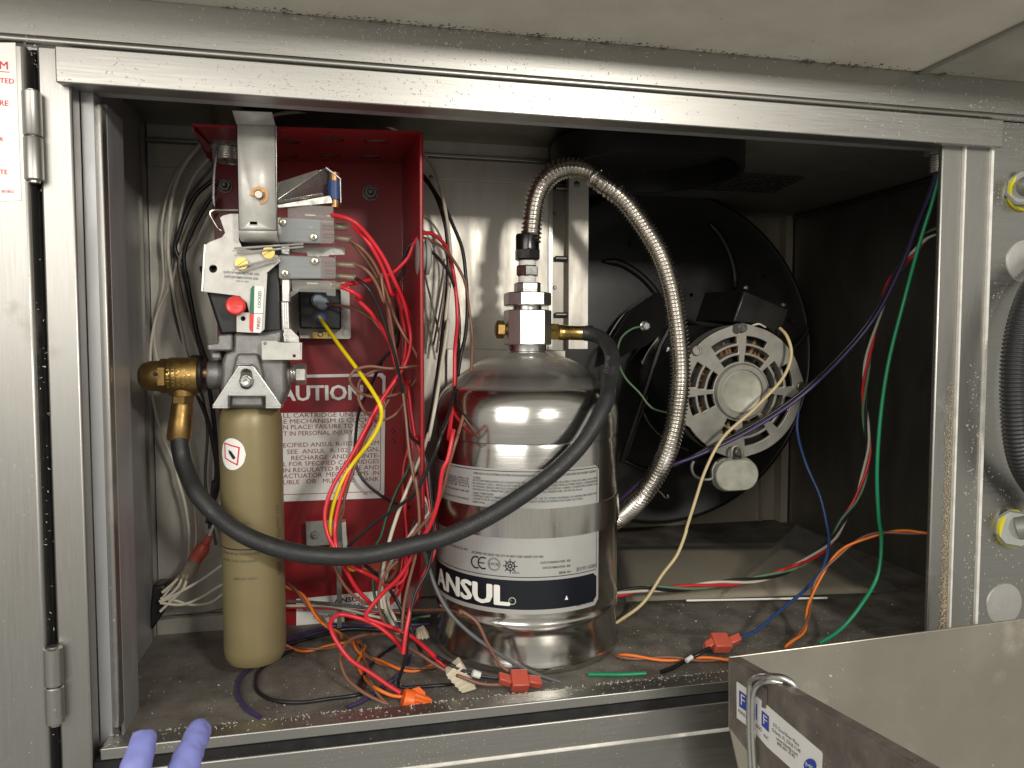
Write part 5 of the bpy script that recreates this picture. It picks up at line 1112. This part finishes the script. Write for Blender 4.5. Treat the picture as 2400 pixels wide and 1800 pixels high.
wire('w_black', 'black wire bending from the grommet behind the red switch wires', [('C',[(1750,790,.90),(1830,700),(1900,640,.88)]),('E',[(85,1190,.85),(125,1130),(130,1040),(150,975),(200,930,.835),(265,965,.835),(350,1035,.86),(420,1130),(470,1280,.89),(490,1480)]),('F',[(228,1050,.89),(210,1280,.86),(175,1460,.82),(130,1580,.79)]),('B',[(1010,110,.785),(960,220),(880,370,.80),(780,450),(650,540,.83),(510,668,.84)])], .0018)
wire('w_brown', 'brown wire coming out of the grommet and falling left of the tank', [('E',[(230,895,.83),(285,915,.84),(370,960,.86),(450,1050,.88),(520,1180),(550,1350,.89),(572,1550)]),('F',[(300,1080,.88),(290,1300,.86),(250,1480,.82),(205,1640,.79)]),('B',[(1120,50,.775),(1075,200,.77),(1040,340),(990,470,.775),(920,550),(850,625,.79)])], .0016)
wire('w_white', 'white wire crossing over the mechanism top then falling beside the tank', [('D',[(640,175,.90),(700,158,.90),(900,140,.91),(1150,150,.92),(1400,200,.94),(1600,275,.95)]),('E',[(180,290,.965),(265,375,.96),(320,450,.95),(370,600,.93),(410,800,.91),(432,1000,.90),(425,1200),(400,1450)]),('F',[(165,950,.88),(130,1200,.85),(90,1450,.82),(55,1620)]),('B',[(960,30,.82),(930,130),(865,290),(800,450,.82),(745,620),(712,760,.82),(700,880),(722,1020),(765,1110,.83)])], .0019)
wire('w_black', 'outer black cable arching behind the red box toward the tank shoulder', [('E',[(240,480,.96),(290,545),(350,640,.95),(400,720),(450,830,.94),(505,970),(530,1150,.93),(540,1350),(525,1550,.93)]),('F',[(240,1130,.93),(215,1300,.92),(190,1500,.92)])], .0021)
wire('w_black', 'inner black cable arching behind the red box beside the white wire', [('E',[(240,500,.97),(300,570),(355,680,.96),(395,820),(412,960),(415,1100,.95),(405,1300),(385,1500)]),('F',[(150,900,.94),(120,1150,.92),(85,1400,.9),(40,1640,.88)])], .0021)
wire('w_tan', 'thin printed tan cable behind the grommet', [('E',[(250,763,.97),(320,820),(385,950,.97),(412,1080),(402,1250),(370,1450,.97),(340,1650)])], .0014, seg=6)
wire('w_tan', 'thin printed tan cable slanting down behind the red side plate', [('E',[(245,1060,.98),(290,1250),(340,1450),(385,1659,.97)])], .0013, seg=6)
wire('w_white', 'thin white cable on the back panel nearest the red box', [('E',[(250,1080,.985),(262,1250),(272,1450),(270,1659,.985)])], .0014, seg=6)
wire('w_tan', 'thin tan cable crossing the others low on the back panel', [('E',[(420,1020,.985),(395,1200),(360,1400),(320,1600,.985)])], .0013, seg=6)
wire('w_dgreen', 'dark green wire hanging inside the red box near its right wall', [('A',[(908,430,.93),(910,490,.92),(925,580),(900,660,.91),(850,750,.91),(790,900),(740,1060,.90)]),('B',[(665,660,.90),(650,850,.89),(665,960,.88),(710,1050,.87),(760,1105,.86)])], .0018)
wire('w_red', 'thin red wire beside the dark green one against the right wall', [('A',[(912,510,.93),(885,620),(880,760,.92),(895,940,.91),(905,1060)]),('B',[(845,600,.90),(810,760),(780,900,.88),(735,975,.87)])], .0016)
wire('w_grey', 'grey wire leaning from the hose toward the tank foot', [('B',[(930,680,.80),(965,800,.79),(1010,920,.78),(1080,1040,.77),(1180,1140,.765)]),('G',[(290,1345,.762),(430,1440,.76),(560,1510,.758),(690,1552,.755)])], .0019)
wire('w_black', 'black wire dropping steeply past the lower red box corner', [('B',[(600,765,.84),(680,830),(760,930,.85),(830,1060),(880,1170,.84),(930,1270,'f'),(1060,1310,.775),(1185,1365,.765)])], .0019)
wire('w_grey', 'grey cable dropping past the white wire to the floor', [('B',[(700,740,.84),(690,860),(720,980,.85),(790,1120,.85),(850,1180,'f')])], .0015)
wire('w_black', 'straight black wire slanting down beside the white wire', [('B',[(960,60,.84),(900,230,.84),(820,400),(750,570,.83),(700,720)])], .0018)
wire('w_brown', 'brown wire under the hose hooking down toward the red wires', [('B',[(790,745,.80),(760,770),(700,850,.80),(680,960),(700,1060),(760,1150,.81),(805,1190)])], .0016)
wire('w_brown', 'brown wire looping from the tank foot to the red spade connector', [('B',[(730,1020,.90),(900,1020,.86),(1060,1018,.80),(1140,1035,.765)]),('G',[(200,1205,.768),(280,1255,.763),(330,1350,.76),(400,1470,.757),(440,1500,.752)])], .0016)
wire('w_red', 'red loop on the cabinet floor ending in the orange wire nut', [('B',[(815,1250,.765),(780,1195,.785),(680,1110,.80),(560,1060,.80),(455,1045,.80),(412,1090,.79),(430,1160),(520,1290,.77),(640,1370,.762),(740,1440,.755),(805,1480,.748)])], .0021)
wire('w_brown', 'brown loop on the floor left of the orange wire nut', [('B',[(800,1150,.85),(690,1152,.85),(580,1162,.83),(500,1205,.81),(470,1290,.79),(500,1390,.775),(580,1465,.76),(700,1530,.748),(790,1562,.742),(880,1592,.737)])], .0018)
wire('w_orange', 'single orange wire curving into the orange wire nut', [('B',[(600,1250,'f'),(565,1310,'f'),(600,1390,'f'),(680,1460,.755),(760,1495,.748),(815,1500,.745)])], .0017)
wire('w_brown', 'brown wire twisting under the orange one toward the wire nut', [('B',[(545,1180,'f'),(580,1250,'f'),(620,1330,'f'),(640,1420,.77),(680,1490,.755),(760,1560,.742),(860,1598,.735)])], .0016)
wire('w_black', 'black loop lying along the front of the floor', [('B',[(780,1212,'f'),(700,1265,'f'),(620,1350,'f'),(575,1430,'f'),(590,1480,'f'),(400,1512,'f'),(240,1532,'f'),(100,1520,'f'),(10,1470,'f')]),('N',[(1420,1180,'f'),(1440,1120,'f'),(1520,1060,'f'),(1640,1000,'f')])], .0018)
wire('w_purple', 'purple wire curling out under the gold cartridge', [('N',[(1445,1375,'f'),(1370,1330,'f'),(1318,1240,'f'),(1340,1150,'f'),(1420,1085,'f'),(1540,1020,'f'),(1650,985,'f')])], .0021)
wire('w_purple', 'purple wire crossing the floor behind the orange wire nut', [('B',[(510,1557,'f'),(600,1520,'f'),(700,1450,'f'),(800,1370,'f'),(855,1270,'f')])], .0019)
wire('w_purple', 'dark purple cable lying at the back under the red box', [('B',[(165,1190,'f'),(300,1140,'f'),(450,1105,'f'),(640,1110,'f'),(800,1105,'f'),(965,1095,'f')])], .0024)
wire('w_black', 'black cable lying at the back under the red box', [('B',[(160,1215,'f'),(330,1165,'f'),(500,1125,'f'),(700,1130,'f'),(900,1150,'f')])], .0026)
wire('w_grey', 'grey cable running level across the lower red plate', [('B',[(165,970,.95),(300,975,.94),(430,985,.93),(620,1010,.93),(800,1035,.93)])], .0018)
wire('w_white', 'white cable running level under the grey one', [('B',[(165,995,.95),(420,1000,.94),(640,1050,.93),(800,1078,.93),(965,1050,.95)])], .0017)
wire('w_dgreen', 'green cable running level low across the red plate', [('B',[(560,1040,.94),(700,1060,.93),(830,1072,.93),(960,1060,.95)])], .0017)
wire('w_red', 'thin red cable running level across the white plate label', [('B',[(170,1005,.955),(420,1012,.945),(640,1030,.94),(760,1050,.935)])], .0013)
wire('w_black', 'black wire with print drooping from under the tank to the red connector', [('B',[(860,1170,.80),(960,1250,.78),(1060,1310,.765)]),('G',[(150,1465,.752),(270,1515,.748),(395,1535,.745)])], .0018)
wire('w_red', 'red wire running from behind the black wires to the floor connector', [('B',[(860,1160,.81),(930,1225),(1000,1290,.775),(1100,1370,.76),(1185,1410,.75)])], .0018)
wire('w_brown', 'brown wire reaching the pale plug in front of the tank', [('B',[(850,1230,.79),(920,1270),(1010,1330,.765),(1120,1390,.752)]),('G',[(190,1520,.748),(300,1560,.743),(400,1566,.743),(470,1556,.744)])], .0017)
twisted('orange and brown twisted pair lying behind the wire nut', [('B',[(168,880,.90),(240,925,.88),(320,1030,.86),(420,1125,.83),(520,1190,'f'),(600,1265,'f'),(740,1325,'f'),(880,1350,'f'),(1005,1325,'f')])], ('w_orange','w_brown'), .0017, .075)
twisted('orange and brown twisted pair crossing from the cartridge foot', [('B',[(150,1215,'f'),(280,1240,'f'),(440,1215,'f'),(550,1185,'f'),(600,1220,'f'),(590,1260,'f')])], ('w_orange','w_brown'), .0016, .07, None, 1)

wire('w_red', 'red wire behind the brown ones running down the right wall of the red box', [('C',[(1880,130,.88),(1940,280),(2010,450,.90),(2040,600),(2020,760,.90),(1990,900)]),('A',[(905,120,.90),(915,300),(935,470,.88),(950,620)]),('B',[(845,330,.87),(830,470),(838,600,.86),(830,730),(825,830,.85),(790,930),(730,1000,.86)])], .0018)
wire('w_black', 'black wire hugging the red one along the right wall', [('C',[(1900,480,.90),(1870,640),(1930,800,.91),(1960,960)]),('A',[(920,260,.91),(945,420),(965,600,.89)]),('B',[(900,420,.87),(870,560),(800,680,.86),(740,790),(730,900,.85)])], .0017)
wire('w_white', 'second white wire slanting beside the first down to the floor', [('A',[(912,470,.90),(918,560),(960,660,.87),(985,760)]),('B',[(960,470,.85),(900,540),(830,640,.83),(770,720),(730,800,.83),(725,900)]),('B',[(740,1000,.84),(775,1075,.84)])], .0017)
wire('w_brown', 'brown wire crossing low between the red loop and the tank', [('B',[(860,640,.82),(810,700),(770,760,.81),(790,770),(760,830),(700,890,.83)])], .0016)
wire('w_brown', 'slim brown wire left of the yellow wire falling over the zinc bracket', [('A',[(760,240,.86),(700,340),(620,520,.85),(560,690),(530,800,.83),(520,900)]),('B',[(440,570,.83),(420,650,.82),(432,740)])], .0015)
wire('w_red', 'short red wire looping under the hose beside the yellow tip', [('B',[(510,770,.81),(580,800,.80),(650,835),(720,880,.82),(800,870),(840,800,.82),(835,720)])], .0016)
# left bundle
wire('w_white', 'outermost white wire bowing down the left wall', [('O',[(1310,925,.97),(1200,1060),(1130,1220),(1095,1450),(1090,1650)]),('C',[(300,120),(340,350),(380,530),(410,690,.96),(470,900),(540,1100)])], .0021)
wire('w_white', 'white wire curving inside the outermost one at left', [('O',[(1370,1005,.97),(1260,1140),(1190,1310),(1155,1500)]),('C',[(352,0,.975),(320,150),(290,230),(210,400),(166,600),(158,780,.97),(172,980),(205,1140),(270,1330),(340,1500)]),('N',[(985,40),(1030,200),(1052,400),(1040,520,.96),(985,610),(900,685,.95)])], .0017)
wire('w_tan', 'tan printed cable fanning down left behind the brass valve', [('O',[(1385,1235,.975),(1260,1390),(1195,1540),(1160,1650)]),('C',[(345,80),(385,300),(440,480),(500,640),(560,790,.975)])], .0017)
wire('w_black', 'thick black cable sweeping down left behind the brass valve', [('O',[(1390,1160,.965),(1270,1265),(1200,1400),(1145,1560)]),('C',[(330,-60),(385,80),(430,270),(480,520),(545,800,.97),(600,1100),(625,1400),(630,1659,.97)]),('N',[(1180,200),(1165,330,.96)])], .0024)
wire('w_black', 'second black cable beside the tan one at upper left', [('O',[(1390,1250,.96),(1300,1390),(1230,1530)]),('C',[(395,0),(420,180),(460,400),(500,580),(560,760,.97)])], .0022)
wire('w_tan', 'tan cable nearest the red box at upper left', [('O',[(1400,1290,.96),(1330,1400),(1250,1560)]),('C',[(370,0),(395,250),(450,440),(520,650),(570,760,.975)])], .0017)
wire('w_black', 'black cable passing under the brass elbow', [('C',[(490,980,.96),(560,1150),(600,1320),(625,1500),(610,1659)]),('N',[(1190,60),(1175,180),(1150,300,.95)])], .0023)
for lab, pts in (('top white wire of the low left cluster', [(1300,490,.95),(1230,535),(1140,600),(1030,665),(900,735,.94)]), ('middle white wire of the low left cluster', [(1330,600,.95),(1235,640),(1110,715),(1010,752),(890,742,.94)]),
                 ('bottom white wire of the low left cluster', [(1330,640,.96),(1235,695),(1170,740),(1060,752),(960,725),(890,718,.94)]), ('white wire dropping from the red sleeve', [(1040,585,.945),(1020,660),(960,720),(890,790,.94)]),
                 ('white wire beside the one dropping from the red sleeve', [(1020,580,.945),(990,650),(940,700),(885,735,.94)]), ('white wire entering the red sleeve from above', [(1235,150,.95),(1190,300),(1160,375,.945)])):
    wire('w_white', lab, [('N', pts)], .0016)
wire('w_grey', 'thin grey cable low on the back panel left of the cartridge', [('N',[(900,790,.97),(1000,790),(1100,800),(1240,775,.97)])], .0011)
wire('w_white', 'pale wire looping wide behind the brass valve on the back panel', [('O',[(1330,900,.975),(1230,1000),(1110,1200),(1050,1450)]),('C',[(250,200,.98),(200,420),(190,640),(260,900,.98),(380,1150),(450,1400,.975)]),('N',[(1080,200),(1090,380),(1060,520),(960,640),(895,725,.95)])], .0015)
wire('w_grey', 'grey cable bowing between the white wires behind the cartridge', [('O',[(1380,1080,.98),(1240,1250),(1150,1480)]),('C',[(310,150,.98),(330,420),(420,700),(500,900,.98),(560,1200)]),('N',[(1140,60),(1170,260),(1200,420,.975)])], .0017)
cn = thing('wire_sleeve_connector', 'dark red crimp connector in the left wire cluster', 'connector', Q('N',1100,460,.945), 'spade connectors')
MB().tube([Q('N',1165,370,.945), Q('N',1140,415,.945)], .0045, 12).build('collar', M['conn_red'], cn)
MB().tube([Q('N',1140,415,.945), Q('N',1125,440,.945), Q('N',1085,500,.945)], lambda i: (.006,.0088,.0080)[i], 14).build('sleeve', M['conn_red'], cn)
MB().tube([Q('N',1085,500,.945), Q('N',1060,545,.945), Q('N',1025,600,.945)], lambda i: (.0082,.0085,.0070)[i], 14).build('clear_sleeve', M['sleeve'], cn)
pb = MB().prism([Q('N',x,y,.96) for x, y in ((845,650),(920,640),(915,790),(840,900),(825,850))], (0,.03,0)); tag(pb.build('cable_bushing', M['black_metal'], bev=.003), 'black bushing gathering the white wires at the lower left', 'bushing')
# right compartment
wire('w_purple', 'purple wire hanging from the upper right connector across the motor', [('H',[(1478,185,.762),(1450,270,.78),(1400,390,.82),(1335,560,.86),(1225,775,.90),(1085,945,.92),(900,1115,.93),(700,1245,.945),(500,1340,.955),(400,1378,.96),(290,1430,1.0),(180,1520,1.02)])], .0023)
wire('w_black', 'braided black wire lying along the purple wire', [('H',[(1470,185,.765),(1440,270,.785),(1388,400,.83),(1320,560,.87),(1208,775,.91),(1070,940,.93),(890,1105,.94),(700,1228,.952),(500,1330,.965),(400,1385,.97)])], .0020)
wire('w_green', 'bright green wire hanging from the upper right connector to the floor', [('H',[(1490,185,.758),(1460,300,.765),(1410,460,.775),(1345,700,.79),(1280,960),(1245,1200),(1232,1420),(1240,1600,.79)]),('I',[(1508,130,.79),(1490,310,.785),(1400,470,.775),(1300,585,.77),(1200,650,.765)])], .0022)
twisted('red white black and green twisted bundle swinging down to the booklet', [('H',[(1500,412,.80),(1440,440,.82),(1380,510,.85),(1295,620,.90),(1225,800,.93),(1190,980,.95),(1182,1150,.96),(1195,1330,.96),(1150,1520,.96)]),('I',[(1320,40,.96),(1270,130,.955),(1180,215,.95),(1050,285,.945),(900,330,.94),(700,355,.935),(500,378,.93),(330,380,.925),(190,408,.92)])], ('w_red','w_white','w_black','w_sage'), .0021, .17, .0031)
wire('w_cream', 'cream wire dangling in front of the motor down to the tank', [('H',[(835,820,.98),(862,850,.965),(882,920,.955),(855,1010,.95),(735,1145,.945),(600,1270,.94),(530,1400,.935),(490,1520),(450,1650,.93)]),('I',[(545,90,.93),(500,210,.925),(425,310,.92),(330,450,.91),(195,550,.90)])], .0021)
wire('w_white', 'short white lead peeping from under the motor wiring box', [('H',[(720,810,.98),(745,802,.975),(775,815,.98)])], .0014)
wire('w_blue', 'blue wire drooping from the motor to the red connector', [('H',[(893,978,.99),(920,1050,.98),(912,1150),(905,1230,.975),(940,1370,.95),(1000,1510,.93),(1030,1640,.91)]),('I',[(1250,130,.90),(1225,260,.88),(1140,375,.86),(1010,485,.83),(890,585,.80),(800,625,.785)])], .0020)
twisted('orange and brown twisted pair entering from the right stile', [('I',[(1790,108,.76),(1700,103,.77),(1600,98,.79),(1480,110,.81),(1350,165,.83),(1260,245,.84),(1190,345,.84),(1155,450,.83),(1130,570,.80),(1040,672,.77)])], ('w_orange','w_brown'), .0017, .09)
twisted('orange and brown twisted pair lying on the floor right of the tank', [('I',[(150,708,.83),(230,712,'f'),(340,722,'f'),(480,725,'f'),(620,727,'f'),(790,728,'f')])], ('w_orange','w_brown'), .0018, .085)
wire('w_green', 'bright green wire stub on the floor in front of the tank foot', [('I',[(60,802,'f'),(130,802,'f'),(220,803,'f'),(345,797,'f')])], .0022)
wire('w_black', 'grey black wire with a white tag leading to the red connector', [('I',[(660,672,.772),(600,705,.765),(540,735,'f'),(470,772,'f'),(420,790,'f')])], .0021)
tg = MB().tube([Q('I',545,735,.757), Q('I',572,716,.760)], .0027, 12); tag(tg.build('wire_tag', M['tape']), 'white printed tag wrapped round the black wire right of the tank', 'wire tag')
wire('w_sage', 'thin green ground wire curling from the fan bracket screw', [('H',[(270,812,1.12),(230,822),(185,860,1.11),(170,940),(200,1020,1.08),(260,1085,1.07),(310,1145),(385,1168,1.06)])], .0016)
# connectors
def spade(k_, Y, a0, a1, b0, b1, lab, wd=.0085, th=.0055):
    t = thing('spade_connector', lab, 'connector', Q(k_,*a1,Y), 'spade connectors'); p = [Q(k_,*q,Y) for q in (a0, a1, b0, b1)]; d = (p[2]-p[1]).normalized(); s_ = d.cross(Vector((0,-.5,.85))).normalized(); n_ = s_.cross(d)
    bx_ = lambda a, b_, w_, h_: MB().ring([[a+s_*w_+n_*h_, a-s_*w_+n_*h_, a-s_*w_-n_*h_, a+s_*w_-n_*h_], [b_+s_*w_+n_*h_, b_-s_*w_+n_*h_, b_-s_*w_-n_*h_, b_+s_*w_-n_*h_]])
    bx_(p[1], p[2], wd, th).build('housing', M['conn_red'], t, bev=.0012)
    bx_(p[0], p[1], wd*.5, th*.72).build('collar', M['conn_red'], t, bev=.0012); bx_(p[2], p[3], wd*.5, th*.72).build('collar', M['conn_red'], t, bev=.0012)
    MB().tube([p[1]*.7+p[2]*.3-n_*0, p[1]*.3+p[2]*.7], wd*.45, 8).build('seam', M['conn_red'], t); return t
spade('I', .778, (635,668), (672,645), (752,645), (806,622), 'orange red spade connector joining the blue wire on the floor', .0100, .0065)
spade('G', .742, (392,1532), (450,1548), (532,1545), (598,1556), 'orange red spade connector lying at the foot of the tank', .0100, .0065)
spade('B', .87, (590,790), (640,790), (740,775), (780,760), 'red connector half hidden under the rubber hose', .0085, .006)
def wirenut(x0, y0, x1, y1, Y, lab, sc_=1):
    t = thing('wire_nut', lab, 'wire nut', Q('B',x1,y1,Y), 'orange wire nuts'); a, b_ = Q('B',x0,y0,Y), Q('B',x1,y1,Y); d = b_-a; L = d.length; ax = d.normalized()
    u = ax.orthogonal().normalized(); v = ax.cross(u); rg_ = []
    for h, r in ((0,.0098),(.002,.0106),(.010,.0104),(.0105,.0098),(L*.9,.0076),(L,.0062)):
        rg_.append([a+ax*h+(u*math.cos(2*math.pi*j/48)+v*math.sin(2*math.pi*j/48))*(r*sc_*((1.0 if (j % 6) < 3 else .88) if h > .01 else 1)) for j in range(48)])
    MB().ring(rg_).build('shell', M['nut_orange'], t, smooth=30)
    for a_ in (0, math.pi):
        dv = u*math.cos(a_)+v*math.sin(a_); MB().prism([a+ax*.004+dv*.009, a+ax*.014+dv*.015*sc_, a+ax*.022+dv*.0105, a+ax*.022+dv*.007], (v*math.cos(a_)-u*math.sin(a_))*.003).build('wing', M['nut_orange'], t, bev=.0006)
wirenut(815,1512,968,1548,.740,'orange wire nut joining the red and orange wires on the sill')
wirenut(868,1590,1012,1580,.738,'lower orange wire nut partly hidden behind the sill edge',.8)
# pale plug in front of the tank
pt = thing('plug_connector', 'pale ribbed plug lying on its side in front of the tank', 'plug', Q('G',210,1530,.745))
pc_ = [Q('G',x,y,.748) for x, y in ((135,1520),(205,1458),(285,1588),(215,1610))]; MB().prism(pc_, (0,.012,.002)).build('housing', M['beige'], pt, bev=.001)
for i in range(4):
    u = (i+.7)/4.6; a, b_ = pc_[0]*(1-u)+pc_[3]*u, pc_[1]*(1-u)+pc_[2]*u; MB().prism([a+Vector((-.001,0,.0006)), b_+Vector((-.001,0,.0006)), b_+Vector((.001,0,-.0006)), a+Vector((.001,0,-.0006))], (0,-.0014,0)).build('rib', M['beige'], pt)
MB().tube([Q('G',265,1508,.744), Q('G',300,1520,.744)], .0036, 10).build('marker', M['tape'], pt)
p2 = thing('plug_connector', 'pale ribbed plug lying behind, beside the left foot of the tank', 'plug', Q('B',930,1160,.86))
pc_ = [Q('B',x,y,.86) for x, y in ((895,1150),(935,1130),(965,1175),(890,1185))]; MB().prism(pc_, (0,.012,.002)).build('housing', M['beige'], p2, bev=.001)
for i in range(3):
    u = (i+.6)/3.4; a, b_ = pc_[0]*(1-u)+pc_[1]*u, pc_[3]*(1-u)+pc_[2]*u; MB().tube([a+Vector((0,-.001,0)), b_+Vector((0,-.001,0))], .0009, 6).build('rib', M['beige'], p2)
# upper right connector
rc = thing('conduit_connector', 'threaded steel conduit connector at the upper right corner', 'connector', Q('H',1482,140,.76))
p0, p1 = Q('H',1484,182,.76), Q('H',1484,112,.76); p1.x = p0.x; L = (p1-p0).length; n = 14
MB().lathe([(.0098*(1 if i % 2 else .88), L*i/n) for i in range(n+1)], p0, (0,0,1), 24).build('threaded_body', M['zinc_b'], rc)
MB().nut(p1, p1+Vector((0,0,.016)), .016, 6, .2).build('lock_nut', M['zinc_dull'], rc)

# ------------------------------------------------------------------ dust, crumbs and lint
def flakes(name, mat_, n, spot, s0, s1, flat=.4):
    mb = MB()
    for _ in range(n):
        p = spot(); r = random.uniform(s0, s1)*(1 if random.random() < .9 else 2); q = [Vector((random.gauss(0,1), random.gauss(0,1), random.gauss(0,flat))).normalized()*r for _ in range(4)]
        mb.add([p+v for v in q], [(0,1,2),(0,2,3),(0,3,1),(1,3,2)])
    return mb.build(name, mat_, smooth=0, kind='stuff')
def fspot():
    while True:
        x = random.uniform(XL+.02, XR); y = .722+abs(random.gauss(0,.17))
        if random.random() < .35: x = random.gauss(.42,.12)
        elif random.random() < .3: x = random.gauss(.02,.10)
        if XL < x < XR and y < YB2-.01 and (x-txc)**2+(y-YT)**2 > RT**2: return Vector((x, y, FLOOR+.0006))
flakes('floor_dust', M['lint_w'], 2600, fspot, .00022, .0007)
flakes('floor_crumbs', M['grime'], 1300, fspot, .0004, .0011)
def fibres(name, mat_, n, spot, l0, l1, r=.00018):
    mb = MB()
    for _ in range(n):
        p, nn = spot(); L = random.uniform(l0, l1); d = Vector((random.gauss(0,1), random.gauss(0,1), random.gauss(0,1))).normalized(); d = (d-nn*d.dot(nn)*.7).normalized()
        b_ = Vector((random.gauss(0,1), random.gauss(0,1), random.gauss(0,1)))*L*.3; s_ = d.cross(nn)
        s_ = (s_ if s_.length > .01 else nn.orthogonal()).normalized()*r
        q = [p, p+d*L*.5+b_*.5+nn*L*.15, p+d*L+nn*L*.1]
        mb.add([q[0]+s_, q[0]-s_, q[1]+s_, q[1]-s_, q[2]+s_*.6, q[2]-s_*.6, q[0]+nn*r, q[1]+nn*r, q[2]+nn*r], [(0,2,7,6),(2,4,8,7),(1,6,7,3),(3,7,8,5),(0,1,3,2),(2,3,5,4)])
    return mb.build(name, mat_, smooth=0, kind='stuff')
def hspot():
    if random.random() < .62: return Vector((random.choice((random.gauss(-.03,.09), random.gauss(.13,.10), random.uniform(-.3,.7))), YF-.0004, random.uniform(zb+.006, ztop-.002))), Vector((0,-1,0))
    return Vector((random.choice((random.gauss(0,.1), random.uniform(-.25,.6))), .6876, random.uniform(zr0+.002, zr1-.004))), Vector((0,-1,0))
fibres('header_lint', M['lint'], 680, hspot, .0008, .0032, .00022)
def sspot():
    if random.random() < .5: return Vector((random.uniform(xf0, xr0), .7215, zl+.0004)), Vector((0,-.3,1))
    return Vector((random.uniform(xs1+.01, xr0), random.uniform(.7, .722), zl+.0003)), Vector((0,0,1))
fibres('sill_lint', M['lint'], 560, sspot, .0008, .0030, .0002)
def rspot(): z = -.04-abs(random.gauss(0,.001))-random.random()**.7*.32; return Vector((random.gauss(xr1-.007,.0022+.0012*random.random()), YF+.0014, z)), Vector((0,-1,0))
fibres('edge_lint', M['lint_s'], 1500, rspot, .0006, .0022, .0003)
def pspot():
    z = zlow*.0-.02-random.random()*.34; return Vector((random.choice((random.uniform(xr2+.003,xr2+.10), random.gauss(xr2-.012,.006))), YF-.0005+.004*0, z)), Vector((0,-1,0))
fibres('panel_lint', M['lint'], 260, pspot, .0008, .0035, .0002)
def gspot(): return Vector((random.uniform(X(75,740,YF)-.002, xs0), random.uniform(.695,.711), random.choice((random.uniform(-.4,.27), random.gauss(-.285,.012), random.gauss(.26,.02))))), Vector((0,-1,0))
fibres('gap_lint', M['lint'], 260, gspot, .0008, .003, .0002)
